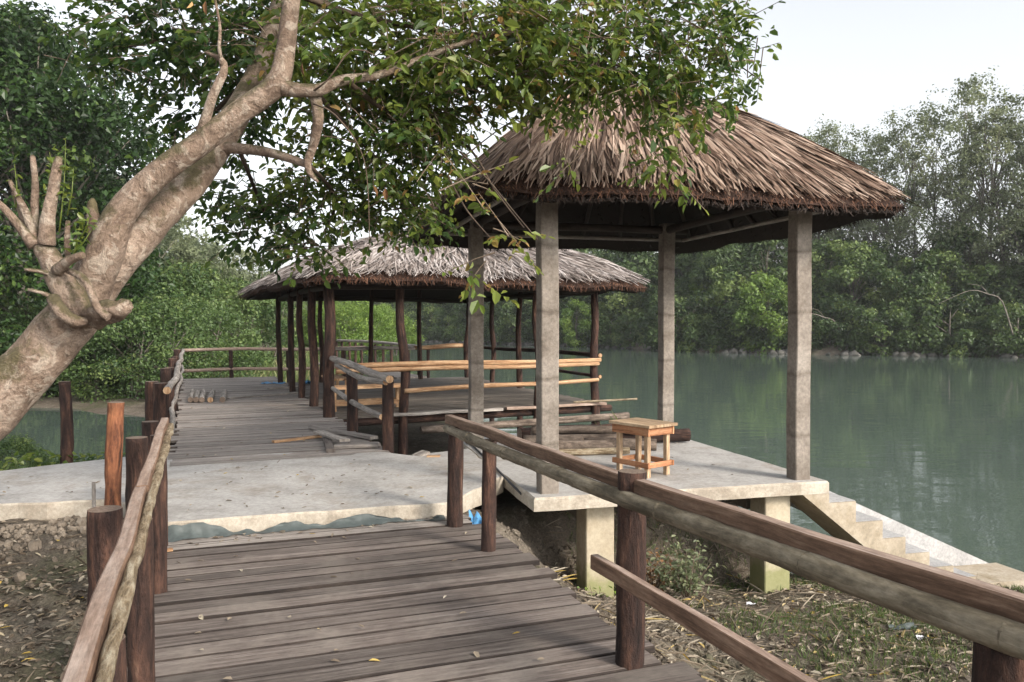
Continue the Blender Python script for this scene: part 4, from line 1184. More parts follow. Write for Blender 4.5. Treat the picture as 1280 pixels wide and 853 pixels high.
# knob and cut stubs
limbpart("stub", [(100, 392, 4.85, 48), (128, 392, 4.75, 40), (146, 389, 4.70, 34), (156, 384, 4.68, 30), (163, 380, 4.68, 16)], 0.45, 13, 20, 0.02)
limbpart("stub", [(110, 392, 4.80, 44), (82, 362, 4.78, 42), (66, 330, 4.77, 38), (55, 312, 4.77, 33), (48, 300, 4.77, 22), (44, 292, 4.77, 8)], 0.14, 9, 18, 0.025)
limbpart("stub", [(120, 300, 5.0, 26), (116, 270, 4.95, 20), (115, 254, 4.95, 15), (116, 248, 4.95, 5)], 0.14, 9, 12)
for pts in ([(44, 308, 4.74, 20), (28, 288, 4.72, 14), (10, 266, 4.7, 11), (-6, 250, 4.7, 9)],
            [(46, 304, 4.76, 15), (34, 270, 4.76, 12), (22, 246, 4.76, 9), (12, 226, 4.76, 6)],
            [(42, 304, 4.82, 12), (28, 270, 4.82, 9), (17, 240, 4.82, 7)],
            [(52, 304, 4.80, 18), (44, 270, 4.8, 12), (44, 230, 4.8, 10), (41, 197, 4.8, 8), (40, 194, 4.8, 4)],
            [(58, 306, 4.75, 26), (60, 276, 4.74, 20), (66, 240, 4.74, 17), (72, 206, 4.74, 14), (74, 196, 4.74, 9)],
            [(72, 338, 4.70, 18), (86, 326, 4.62, 15), (104, 319, 4.58, 10)],
            [(66, 343, 4.72, 8), (48, 339, 4.68, 6), (31, 337, 4.66, 5)],
            [(68, 373, 4.70, 8), (52, 366, 4.66, 6), (35, 362, 4.64, 5)],
            [(84, 338, 4.70, 9), (104, 348, 4.62, 11), (114, 366, 4.60, 11), (122, 386, 4.62, 12), (136, 397, 4.62, 12)],
            [(66, 372, 4.68, 18), (78, 392, 4.64, 20), (96, 402, 4.66, 18), (108, 402, 4.70, 10)],
            [(85, 330, 4.85, 8), (84, 300, 4.85, 9), (85, 276, 4.85, 6)]):
    limbpart("cut_shoot", pts, 0.14, 10, 10, 0.03)
rgl = random.Random(5)
# foliage blobs: px, py, distance, half width px, half height px, twigs, leaf length, tone
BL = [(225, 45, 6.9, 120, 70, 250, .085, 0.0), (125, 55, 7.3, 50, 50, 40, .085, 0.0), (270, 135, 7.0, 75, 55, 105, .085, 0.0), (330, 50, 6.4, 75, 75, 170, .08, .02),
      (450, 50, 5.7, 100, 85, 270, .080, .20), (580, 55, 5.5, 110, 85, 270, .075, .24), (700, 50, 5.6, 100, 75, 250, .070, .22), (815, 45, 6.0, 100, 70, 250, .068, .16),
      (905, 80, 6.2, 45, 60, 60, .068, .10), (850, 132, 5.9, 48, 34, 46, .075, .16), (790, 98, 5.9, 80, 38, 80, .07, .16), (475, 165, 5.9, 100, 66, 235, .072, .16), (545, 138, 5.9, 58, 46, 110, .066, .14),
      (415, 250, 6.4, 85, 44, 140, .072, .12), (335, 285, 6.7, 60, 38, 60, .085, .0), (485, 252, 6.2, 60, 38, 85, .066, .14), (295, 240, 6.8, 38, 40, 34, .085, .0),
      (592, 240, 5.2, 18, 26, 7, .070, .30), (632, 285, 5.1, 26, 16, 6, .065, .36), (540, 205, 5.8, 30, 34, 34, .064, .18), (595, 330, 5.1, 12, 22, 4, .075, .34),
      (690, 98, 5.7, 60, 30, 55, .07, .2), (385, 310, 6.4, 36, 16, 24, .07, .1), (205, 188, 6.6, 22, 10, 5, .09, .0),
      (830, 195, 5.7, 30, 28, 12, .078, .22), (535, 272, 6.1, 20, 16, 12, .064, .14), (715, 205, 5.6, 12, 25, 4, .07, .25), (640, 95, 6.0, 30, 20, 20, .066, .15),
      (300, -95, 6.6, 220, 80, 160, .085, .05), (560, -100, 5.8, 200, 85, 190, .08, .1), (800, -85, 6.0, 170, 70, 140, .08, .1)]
LP, LD, LN, LL_, LW, LR = [], [], [], [], [], []
tw = MB()
for bi, (px, py, Yd, hx, hy, nt_, ll, tone) in enumerate(BL):
    c = at(px, py, Yd); ex, ez = hx * Yd / 1000, hy * Yd / 1000; ey = min(0.9, 0.25 + 0.55 * max(ex, ez))
    for k in range(nt_):
        while True:
            a = np.array([rgl.uniform(-1, 1) for _ in range(3)])
            if a @ a < 1: break
        o = np.array(c) + a * np.array([ex, ey, ez])
        d = a * 0.6 + np.array([rgl.gauss(0, .6), rgl.gauss(0, .6), rgl.gauss(-0.15, .45)]); d /= np.linalg.norm(d)
        Lt = rgl.uniform(.16, .38); nl = rgl.randint(6, 11)
        tr_ = rgl.gauss(0, .12)
        if k % 2 == 0:
            tube(tw, [Vector(o - d * Lt * .6), Vector(o) + Vector((0, 0, .01)), Vector(o + d * Lt)], [.0045, .0035, .002], 4, .2, smooth=False, caps=False)
        for j in range(nl):
            f = (j + .5) / nl
            p = o + d * Lt * f
            sd_ = np.cross(d, [0, 0, 1]); sd_ = sd_ / (np.linalg.norm(sd_) + 1e-6) * (1 if j % 2 else -1)
            dr = d * .55 + sd_ * rgl.uniform(.5, 1.0) + np.array([rgl.gauss(0, .3), rgl.gauss(0, .3), rgl.gauss(-.30, .35)])
            nn = np.array([rgl.gauss(0, .55), rgl.gauss(-.15, .55), 0.8])
            s_ = ll * (rgl.uniform(.5, 1.15) if rgl.random() < .88 else rgl.uniform(1.1, 1.5))
            LP.append(p); LD.append(dr); LN.append(nn); LL_.append(s_); LW.append(s_ * rgl.uniform(.44, .6))
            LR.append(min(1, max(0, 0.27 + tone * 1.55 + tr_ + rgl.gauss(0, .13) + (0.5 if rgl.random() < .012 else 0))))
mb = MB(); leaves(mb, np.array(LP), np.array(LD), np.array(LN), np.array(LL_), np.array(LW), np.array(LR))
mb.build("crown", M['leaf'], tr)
tw.build("twigs", M['twig'], tr)
print("near leaves", len(LP))
def branch(pts, parent=tr): limbpart("branch", [(a, b, c, d * .7) for a, b, c, d in pts], 0.08, 9, 7, 0.06, 'bough', 'bough', parent)
for pts in ([(345, 40, 6.3, 20), (300, 30, 6.6, 14), (230, 45, 6.9, 9), (150, 60, 7.2, 5)], [(330, 80, 6.1, 16), (290, 120, 6.7, 11), (255, 150, 7.0, 6)],
            [(364, -10, 5.1, 14), (450, 20, 5.5, 10), (560, 40, 5.6, 8), (690, 50, 5.6, 6), (800, 40, 6, 4)], [(430, 100, 5.2, 12), (500, 150, 5.7, 8), (580, 180, 5.8, 5), (620, 240, 5.3, 3), (655, 285, 5.1, 2)],
            [(398, 120, 5.2, 11), (440, 165, 5.7, 8), (480, 210, 6.0, 6), (520, 260, 6.1, 4), (545, 290, 6.1, 3)], [(385, 205, 5.3, 8), (420, 250, 6.2, 6), (400, 300, 6.4, 3)],
            [(690, 50, 5.6, 7), (780, 100, 5.8, 5), (850, 145, 5.9, 3), (890, 165, 5.9, 2)], [(300, 190, 5.6, 9), (320, 240, 6.4, 6), (340, 290, 6.7, 3)], [(800, 40, 6.0, 5), (900, 70, 6.2, 3), (950, 100, 6.2, 2)],
            [(385, 118, 5.1, 5), (410, 100, 5.0, 3), (440, 62, 5.0, 3), (470, 70, 5.0, 2)], [(392, 130, 5.05, 4), (420, 145, 5.0, 3), (455, 200, 5.0, 2), (462, 300, 5.1, 1.5)],
            [(575, 190, 5.4, 4), (610, 225, 5.2, 3), (640, 262, 5.1, 3), (672, 300, 5.05, 2)], [(560, 220, 5.4, 4), (585, 265, 5.2, 3), (620, 305, 5.1, 2)], [(575, 200, 5.5, 3), (640, 152, 5.9, 2), (690, 140, 6.0, 2)]):
    branch(pts)
# sprouts round the cut shoots
STEMS = [(74, 290, 82, 175), (84, 270, 92, 210), (66, 250, 62, 190), (90, 320, 116, 285), (88, 330, 100, 280), (20, 260, 18, 205), (100, 300, 112, 270), (60, 250, 66, 215)]
for (a, b, c, d) in STEMS:
    mb = MB(); P_, D_, N_, L_, W_2, R_ = [], [], [], [], [], []
    tube(mb, [at(a, b, 4.76), at((a + c) / 2 + 2, (b + d) / 2, 4.75), at(c, d, 4.75)], [.005, .004, .002], 5, .1, rnd=.75)
    for k in range(13):
        f = rgl.uniform(.2, 1.05); p = at(a + (c - a) * f + rgl.gauss(0, 3), b + (d - b) * f + rgl.gauss(0, 3), 4.75 + rgl.gauss(0, .02)); P_.append(p[:]); D_.append([rgl.gauss(0, .7), rgl.gauss(0, .6), rgl.gauss(.3, .5)]); N_.append([rgl.gauss(0, .6), rgl.gauss(-.3, .5), .6])
        s_ = rgl.uniform(.03, .065); L_.append(s_); W_2.append(s_ * .45); R_.append(rgl.uniform(.45, .85))
    leaves(mb, np.array(P_), np.array(D_), np.array(N_), np.array(L_), np.array(W_2), np.array(R_))
    mb.build("sprout", M['leaf'], tr)
# curled dead leaves hanging in the crown
for px, py, Yd in ((378, 78, 5), (466, 232, 5.2), (482, 235, 5.2), (240, 2, 4.9), (257, 1, 4.9), (702, 118, 5.4), (760, 88, 5.6)):
    mb = MB(); leaves(mb, np.array([at(px, py, Yd)[:]]), rng.normal(size=(1, 3)) * .5 + [0, 0, -1], rng.normal(size=(1, 3)), np.full(1, .085), np.full(1, .034), rng.random(1))
    mb.build("dead_leaf", M['dead_leaf'], tr)

# ------------------------------------------------------------------ background trees
def make_tree(name, H, Rr, base, ncl, ncard, size, mat, bark='far_bark', seed=1, cr=0.30, trunk_r=0.12, flat=0.75, multi=1, feather=False, lean=0.0, top_bias=0.0, label=None, cat="tree", group=None, zlow=-0.2):
    rs = np.random.default_rng(seed); rp_ = random.Random(seed)
    root = thing(name, label, cat, (0, 0, 0), group)
    tb, cb = MB(), MB()
    cz, hz = (H + base) / 2, (H - base) / 2
    tops = []
    for m_ in range(multi):
        a = rp_.uniform(0, 6.28); sp_ = Rr * .3 * (m_ > 0)
        tp = Vector((math.cos(a) * sp_ * 1.6 + lean, math.sin(a) * sp_ * 1.6, H * .86)); b0 = Vector((math.cos(a) * sp_ * .3, math.sin(a) * sp_ * .3, zlow))
        mid = b0.lerp(tp, .5) + Vector((rp_.uniform(-.3, .3), rp_.uniform(-.3, .3), 0)) * H * .08
        tube(tb, [b0, mid, tp], [trunk_r, trunk_r * .7, trunk_r * .18], 7, H / 14, .1, 1.5, seed=seed)
        tops.append((b0, mid, tp))
    C_ = []
    for i in range(ncl):
        a = rp_.uniform(0, 6.283); ph = rp_.uniform(-1, 1); ph = ph + top_bias * (1 - abs(ph))
        rad = (1 - ph * ph) ** .5 * rp_.uniform(.35, 1.0) ** .6
        C_.append((math.cos(a) * rad * Rr + lean * (ph + 1) / 2, math.sin(a) * rad * Rr, cz + ph * hz, rp_.uniform(.65, 1.35)))
    P, Nn, S, Rn = [], [], [], []
    for (x, y, z, k) in C_:
        c0 = np.array([x, y, z]); r_ = cr * Rr * k
        n = int(ncard * k)
        if feather:
            sub = rs.normal(size=(6, 3)) * r_ * [.8, .8, .55]
            ix = rs.integers(0, 6, n)
            pts = sub[ix] * rs.uniform(.3, 1.0, (n, 1)) + rs.normal(size=(n, 3)) * r_ * [.2, .2, .16]
        else:
            pts = unit(rs.normal(size=(n, 3))) * (rs.uniform(.3, 1, (n, 1)) ** .5) * r_ * [1, 1, flat] + rs.normal(size=(n, 3)) * r_ * .12
        nn = pts / r_ * .8 + rs.normal(size=(n, 3)) * .6 + [0, 0, .55]
        P.append(c0 + pts); Nn.append(nn); S.append(size * rs.uniform(.5, 1.45, n))
        Rn.append(np.clip(rp_.gauss(.43, .24) + rs.normal(size=n) * .14 + .10 * pts[:, 2] / r_, 0, 1))
        b0, mid, tp = tops[rp_.randrange(len(tops))]
        f = min(.95, max(.15, (z / H) * .75)); s0 = b0.lerp(mid, f * 2) if f < .5 else mid.lerp(tp, f * 2 - 1)
        if rp_.random() < (.6 if feather else .5):
            cc = Vector(c0); tube(tb, [s0, s0.lerp(cc, .5) + Vector((0, 0, .05 * H * rp_.uniform(-.4, .6))), cc], [trunk_r * .38, trunk_r * .24, trunk_r * .07], 5, H / 10, .1, 1.5)
    cards(cb, np.concatenate(P), np.concatenate(Nn), np.concatenate(S), np.concatenate(Rn))
    tb.build("trunk", M[bark], root); cb.build("crown", M[mat], root)
    return root
protos = {}
PARK = Vector((0, 0, 0))
def place(key, maker, x, y, z, rot, sc, label, group=None, name=None):
    """first use moves the tree itself, later ones copy the tree and its parts"""
    if key not in protos:
        protos[key] = o = maker()
    else:
        o = copy_tree(protos[key])
    o.location = (x, y, z); o.rotation_euler = (0, 0, rot)
    o.scale = (sc, sc, sc) if not isinstance(sc, (tuple, list)) else sc
    o["label"] = label
    if group: o["group"] = group
    elif "group" in o.keys(): del o["group"]
    return o
MK = {
 'dome':   lambda: make_tree("mangrove_tree", 11, 4.6, .6, 60, 150, .42, 'leaf_deep', seed=11, cr=.27),
 'dome2':  lambda: make_tree("mangrove_tree", 10, 4.2, .4, 56, 150, .40, 'leaf_mid', seed=12, cr=.28, top_bias=.3),
 'low':    lambda: make_tree("mangrove_bush", 5.0, 3.6, -.4, 44, 130, .36, 'leaf_deep', seed=13, cr=.28),
 'low2':   lambda: make_tree("mangrove_bush", 5.0, 3.2, -.3, 40, 140, .34, 'leaf_mid', seed=14, cr=.30),
 'tall':   lambda: make_tree("tall_tree", 21, 6.0, 3.0, 104, 125, .25, 'leaf_pale', seed=15, cr=.18, trunk_r=.16, multi=3, feather=True, top_bias=.2),
 'tall2':  lambda: make_tree("tall_tree", 22, 5.4, 4.0, 96, 125, .25, 'leaf_pale', seed=16, cr=.19, trunk_r=.15, multi=2, feather=True, lean=1.5),
 'bright': lambda: make_tree("mangrove_tree", 7.2, 2.9, .2, 40, 170, .34, 'leaf_bright', seed=17, cr=.30),
 'palebush': lambda: make_tree("scrub_tree", 5.4, 2.6, .1, 46, 150, .20, 'leaf_mid', seed=18, cr=.27, trunk_r=.07, multi=3),
 'scrub':  lambda: make_tree("scrub_tree", 7.0, 2.8, .6, 60, 150, .19, 'leaf_pale', seed=19, cr=.23, trunk_r=.08, multi=3, feather=True),
 'neardark': lambda: make_tree("dark_tree", 8.0, 3.2, .3, 120, 240, .125, 'leaf_dark', seed=20, cr=.20, trunk_r=.13, multi=2),
 'nearbush': lambda: make_tree("creekside_shrub", 2.6, 1.9, -.1, 60, 190, .095, 'leaf_mid', seed=21, cr=.25, trunk_r=.05, multi=3),
 'brightbush': lambda: make_tree("light_shrub", 4.2, 2.4, .0, 44, 160, .19, 'leaf_bright', seed=22, cr=.28, trunk_r=.06, multi=3),
}
FAR = "trees along the far river bank"
gfar = {'dome': "dense dark mangrove tree in the wall of trees on the far river bank", 'dome2': "mid green rounded mangrove tree on the far river bank",
        'low': "low dark mangrove bush hanging over the far waterline", 'low2': "low lighter green bush at the far waterline",
        'tall': "tall feathery grey-green tree rising above the far bank at the right", 'tall2': "tall slender feathery tree leaning over the far bank at the right"}
bank = [(-60, 166), (-40, 150), (-12, 124), (12, 100), (19, 83.5), (30, 76.5), (45, 70.5), (62, 60.5), (80, 51)]
def bankpt(s):
    L = [math.dist(bank[i], bank[i + 1]) for i in range(len(bank) - 1)]; d = s * sum(L)
    for i, l in enumerate(L):
        if d <= l or i == len(L) - 1:
            f = d / l; a, b = Vector(bank[i]), Vector(bank[i + 1]); p = a.lerp(b, f); t = (b - a).normalized(); return p, Vector((t.y, -t.x)) * -1
        d -= l
rt = random.Random(31)
def farz(x, y): return max(-1.5, g1(x, y))
for i in range(62):
    s = (i + rt.uniform(.1, .9)) / 62; p, nrm = bankpt(s)
    d0 = rt.uniform(-.4, 2.2); k = rt.choice(('low', 'low', 'low2'))
    x, y = p.x + nrm.x * d0, p.y + nrm.y * d0
    place(k, MK[k], x, y, -1.3, rt.uniform(0, 6.28), rt.uniform(.65, 1.15), gfar[k], FAR if k == 'low' else "lighter bushes at the far waterline")
for i in range(54):
    s = (i + rt.uniform(.1, .9)) / 54; p, nrm = bankpt(s)
    d0 = rt.uniform(4, 9); k = rt.choice(('dome', 'dome', 'dome2'))
    x, y = p.x + nrm.x * d0, p.y + nrm.y * d0
    place(k, MK[k], x, y, -1.0, rt.uniform(0, 6.28), rt.uniform(.75, 1.1), gfar[k], "dark mangrove trees on the far bank" if k == 'dome' else "mid green trees on the far bank")
for (px, Yd, sc, k) in ((950, 100, .92, 'tall2'), (978, 97, 1.10, 'tall'), (1012, 94, 1.12, 'tall2'), (1035, 96, 1.05, 'tall'), (1062, 92, 1.08, 'tall2'), (1105, 88, 1.06, 'tall'), (1150, 85, 1.10, 'tall2'), (1205, 82, 1.26, 'tall'), (1240, 80, 1.02, 'tall2'), (1278, 78, 1.14, 'tall'), (1320, 76, 1.0, 'tall2'), (955, 100, .68, 'tall'), (1370, 74, 1.05, 'tall')):
    x = (px - 640) / 1000 * Yd
    place(k, MK[k], x, Yd, -.8, rt.uniform(0, 6.28), sc, gfar[k], "tall feathery trees at the right of the far bank")
x = (963 - 640) / 1000 * 77.5; 
place('bright', MK['bright'], x, 79.5, -1.3, .4, 1.02, "bright yellow-green tree at the far waterline between two concrete columns")
place('bright', MK['bright'], (722 - 640) / 1000 * 99, 100, -1.4, 2.0, .75, "bright green bush at the far waterline seen beneath the thatched hut's right eave")
place('bright', MK['bright'], (905 - 640) / 1000 * 88, 89, 1.2, 1.0, 1.05, "large light green tree crown behind the pavilion's back right column")
for px_, Yd_, sc_ in ((690, 112, 1.25), (735, 108, 1.35), (770, 104, 1.25), (812, 100, 1.3), (860, 97, 1.2), (900, 95, 1.3), (655, 118, 1.2)):
    place('dome2', MK['dome2'], (px_ - 640) / 1000 * Yd_, Yd_, -.9, rt.uniform(0, 6.28), sc_, gfar['dome2'], "mid green trees on the far bank")
# the wood behind them
def woodmass(name, label, pts, mat, size, seed):
    rs = np.random.default_rng(seed); mb = MB(); P, Nn, S, Rn = [], [], [], []
    for (x, y, z, r_, n) in pts:
        q_ = unit(rs.normal(size=(n, 3))) * (rs.uniform(.4, 1, (n, 1)) ** .5) * r_; P.append(q_ + [x, y, z]); Nn.append(q_ / r_ + rs.normal(size=(n, 3)) * .6 + [0, -.2, .4]); S.append(size * rs.uniform(.6, 1.4, n)); Rn.append(np.clip(rs.normal(size=n) * .15 + rs.normal() * .15 + .4, 0, 1))
    cards(mb, np.concatenate(P), np.concatenate(Nn), np.concatenate(S), np.concatenate(Rn))
    return tag(mb.build(name, M[mat]), label, "forest", None, "stuff")
pts = []
for i in range(150):
    p, nrm = bankpt(rt.random()); d0 = rt.uniform(9, 17); hh = rt.uniform(.5, 9.5)
    pts.append((p.x + nrm.x * d0, p.y + nrm.y * d0, hh, rt.uniform(1.8, 3.2), 420))
woodmass("forest", "dark wood filling the far bank behind the waterside trees", pts, 'leaf_deep', .62, 4)
# mud clods and roots along the far waterline
mb = MB()
for i in range(420):
    s = rt.uniform(.15, .93); p, nrm = bankpt(s); d0 = rt.uniform(-1.6, .6); c = Vector((p.x + nrm.x * d0, p.y + nrm.y * d0, -1.5 + max(0, d0 + 1.2) * .16))
    r_ = rt.uniform(.15, .5); tube(mb, [c + Vector((-r_, 0, 0)), c + Vector((0, 0, r_ * .35)), c + Vector((r_, 0, 0))], [r_ * .4, r_ * .7, r_ * .35], 6, .3, .3, 3, 0, None, .5)
tag(mb.build("mud_clods", M['mud_rock'], None, (19, 83, -1.5)), "grey mud clods and roots along the far waterline", "mud", None, "stuff")
# bare dead branches on the far bank
def deadbranch(label, px, py, Yd, seed):
    rs_ = random.Random(seed); mb = MB(); o = at(px, py, Yd)
    tube(mb, [o + Vector((2.2, 0, -3.5)), o + Vector((1.2, 0, -.6)), o, o + Vector((-1.6, 0, .3)), o + Vector((-4.4, 0, -.9))], [.07, .06, .05, .035, .015], 6, .4, .1)
    tube(mb, [o, o + Vector((-.6, 0, .7)), o + Vector((-1.8, 0, .9))], [.035, .025, .012], 5, .4)
    tag(mb.build("dead_branch", M['far_bark'], None, o + Vector((2.2, 0, -3.5))), label, "dead branch", "bare branches over the far bank")
deadbranch("bare arching dead branch against the dark trees at the far right", 1235, 368, 69, 1)
deadbranch("small bare branch low over the water just right of the front right column", 1030, 397, 76, 2)

# left side: dark trees close by, scrub and pale trees behind
LG = {}
for (px, Yd, sc, lab) in ((-70, 31, 1.9, None), (38, 32, 1.80, "dark glossy tree behind the cut stump of the leaning tree"), (-15, 36, 2.05, None), (92, 34, .98, "dark glossy tree just left of the leaning trunk's fork"), (30, 40, 1.6, None), (-160, 33, 1.7, None)):
    x = (px - 640) / 1000 * Yd
    place('neardark', MK['neardark'], x, Yd, -1.2, rt.uniform(0, 6.28), sc, lab or "dark glossy tree crowding the left edge", None if lab else "dark trees at the left edge")
for (px, Yd, sc, lab) in ((12, 11.5, .30, "low leafy shrub at the path edge under the leaning trunk"), (60, 31.5, 1.3, None), (120, 31, 1.25, None), (165, 30, 1.2, None), (205, 31, 1.35, None), (10, 31, 1.4, None), (140, 35, 1.7, None), (245, 34, 1.4, None), (185, 36, 1.8, None), (90, 33, 1.6, None)):
    x = (px - 640) / 1000 * Yd
    place('nearbush', MK['nearbush'], x, Yd, g1(x, Yd) - .1, rt.uniform(0, 6.28), sc, lab or "leafy shrub on the mud beyond the creek", None if lab else "shrubs beyond the creek")
for (px, Yd, sc) in ((170, 38, 1.0), (215, 36, .9), (255, 40, .95), (300, 42, .85), (335, 46, .8), (190, 44, 1.15), (240, 50, 1.2), (290, 52, 1.05), (140, 42, 1.1), (330, 58, 1.0), (100, 46, 1.2)):
    x = (px - 640) / 1000 * Yd
    place('palebush', MK['palebush'], x, Yd, -1.1, rt.uniform(0, 6.28), sc, "mid green scrub tree beyond the boardwalk's left railing", "scrub trees beyond the left railing")
for (px, Yd, sc, lab) in ((165, 55, 1.75, "tall pale feathery tree showing in the gap right of the dark trees"), (190, 60, 1.55, None), (225, 48, 1.15, None), (275, 50, 1.05, None), (310, 52, 1.0, None), (250, 46, 1.0, None), (345, 62, .95, None), (120, 60, 1.7, None), (200, 42, 1.1, None)):
    x = (px - 640) / 1000 * Yd
    place('scrub', MK['scrub'], x, Yd, -1.0, rt.uniform(0, 6.28), sc, lab or "pale feathery scrub tree in the thicket left of the hut", None if lab else "pale scrub trees left of the hut")
for (px, Yd, sc) in ((365, 62, .8), (400, 60, .85), (430, 58, .85), (465, 62, .85), (495, 66, .75), (445, 74, 1.0), (380, 78, 1.0), (410, 90, 1.2), (480, 88, 1.0)):
    x = (px - 640) / 1000 * Yd
    place('brightbush', MK['brightbush'], x, Yd, -1.0, rt.uniform(0, 6.28), sc, "light green shrub seen between the hut's left posts", "light green shrubs beyond the hut")
# shrub below the platform
def small_shrub(name, label, c, h, n, mat, ll, spread, seed, stems=14):
    rs_ = random.Random(seed); root = thing(name, label, "shrub", c); fb_, sb = MB(), MB(); P_, D_, N_, L_, W_, R_ = [], [], [], [], [], []
    for k in range(stems):
        a = rs_.uniform(0, 6.28); tp = Vector(c) + Vector((math.cos(a) * spread * rs_.random(), math.sin(a) * spread * rs_.random(), h * rs_.uniform(.5, 1)))
        tube(sb, [c, Vector(c).lerp(tp, .5) + Vector((0, 0, .04)), tp], [.006, .004, .002], 4, .15)
        for j in range(n // stems):
            f = rs_.uniform(.25, 1.05); p = Vector(c).lerp(tp, f) + Vector((rs_.gauss(0, .05), rs_.gauss(0, .05), rs_.gauss(0, .03)))
            P_.append(p[:]); D_.append([rs_.gauss(0, .8), rs_.gauss(0, .8), rs_.gauss(0, .4)]); N_.append([rs_.gauss(0, .5), rs_.gauss(-.2, .5), .8]); s_ = ll * rs_.uniform(.6, 1.3); L_.append(s_); W_.append(s_ * .55); R_.append(rs_.random())
    leaves(fb_, np.array(P_), np.array(D_), np.array(N_), np.array(L_), np.array(W_), np.array(R_)); fb_.build("foliage", M[mat], root); sb.build("stem", M['twig'], root)
def gp(px, py, Yd, dx=0): 
    p = at(px, py, Yd); return Vector((p.x, p.y, g1(p.x, p.y) - .02))
small_shrub("leafy_shrub", "dusty leafy shrub growing beneath the front edge of the platform", gp(860, 690, 7.7), .62, 520, 'leaf_pale', .055, .40, 3)
small_shrub("leafy_shrub", "thin brownish weeds in the shade left of the dusty shrub", gp(815, 690, 7.9), .50, 200, 'dead_leaf', .045, .28, 4, 18)
small_shrub("leafy_shrub", "tiny green sprout at the foot of the left pillar", gp(748, 722, 7.35), .12, 22, 'leaf_bright', .05, .1, 5, 4)

# ------------------------------------------------------------------ ground cover
rs = np.random.default_rng(77)
def scatter(n, x0, x1, y0, y1, fn):
    x = rs.uniform(x0, x1, n); y = rs.uniform(y0, y1, n); k = rs.random(n) < fn(x, y); return x[k], y[k]
def vco(x, y): return .929 * x + .37 * y
def uco(x, y): return -.37 * x + .929 * y
def blades(mb, x, y, h, wd, rn, zoff=0.0):
    n = len(x); z = gh(x, y) + zoff; a = rs.uniform(0, 6.28, n); b = rs.uniform(0, 6.28, n); ln = rs.uniform(.2, .8, n)
    P = np.stack([x, y, z], 1); S = np.stack([np.cos(a), np.sin(a), 0 * a], 1) * wd[:, None]; Le = np.stack([np.cos(b) * ln, np.sin(b) * ln, np.ones(n)], 1) * h[:, None]
    v = np.empty((n, 4, 3)); v[:, 0] = P - S; v[:, 1] = P + S; v[:, 2] = P + Le * [.9, .9, 1] + S * .2; v[:, 3] = P + Le * [.45, .45, .6] - S * .8
    mb.add(v.reshape(-1, 3), (np.arange(n) * 4)[:, None] + np.array([[0, 1, 2, 3]]), None, np.repeat(rn, 4))
mb = MB()
land = lambda x, y: (poly_sd(x, y, RIVER) < -.25)
f1 = lambda x, y: land(x, y) * (vco(x, y) > 3.4) * sstep(.38, .62, vnoise(x * .9 + 3, y * .9, 8) * .7 + vnoise(x * 3, y * 3, 9) * .4 + .10 * sstep(2.0, 3.0, x)) * .9
x, y = scatter(70000, .6, 7.0, 3.0, 9.0, f1); n = len(x)
blades(mb, x, y, rs.uniform(.02, .075, n), rs.uniform(.002, .005, n), np.clip(rs.normal(.5, .2, n), 0, 1))
f2 = lambda x, y: land(x, y) * (poly_sd(x, y, CREEK) < 0) * (poly_sd(x, y, [(p_[0], p_[1]) for p_ in pad]) < -.05) * (uco(x, y) > 9.0) * (vco(x, y) < -.45)
x, y = scatter(26000, -14, -3.4, 7.0, 17, f2); n = len(x)
blades(mb, x, y, rs.uniform(.05, .22, n), rs.uniform(.006, .014, n), np.clip(rs.normal(.35, .2, n), 0, .8))
f3 = lambda x, y: land(x, y) * (uco(x, y) > 24.6) * (x > -.42 * y) * (poly_sd(x, y, CREEK) < -2.0) + 0.0
x, y = scatter(22000, -30, -6, 24, 60, f3); n = len(x)
blades(mb, x, y, rs.uniform(.2, .55, n), rs.uniform(.02, .05, n), np.clip(rs.normal(.65, .2, n), 0, .95))
x, y = scatter(5000, -.8, 2.8, 10.6, 13.4, lambda x, y: (gh(x, y) > -1.9) * sstep(.5, .7, vnoise(x * 1.2, y * 1.2, 4)))
if len(x):
    n = len(x); blades(mb, x, y, rs.uniform(.35, .75, n), rs.uniform(.006, .012, n), np.clip(rs.normal(.45, .2, n), 0, .8))
tag(mb.build("grass", M['grass']), "patchy short green grass on the bank and behind the path", "grass", None, "stuff")
# creeping plants behind the path
mb = MB(); x, y = scatter(9000, -13, -3.6, 8.4, 14.5, lambda x, y: f2(x, y) * sstep(.42, .6, vnoise(x * .8, y * .8, 14))); n = len(x); zz = gh(x, y)
leaves(mb, np.stack([x, y, zz + rs.uniform(.02, .35, n) ** 1.3], 1), rs.normal(size=(n, 3)) * [1, 1, .4], rs.normal(size=(n, 3)) * .4 + [0, 0, 1], rs.uniform(.06, .13, n), rs.uniform(.03, .07, n), np.clip(rs.normal(.6, .2, n), 0, .92))
tag(mb.build("creeping_plants", M['leaf']), "low creeping green plants between the concrete path and the creek", "ground cover", None, "stuff")
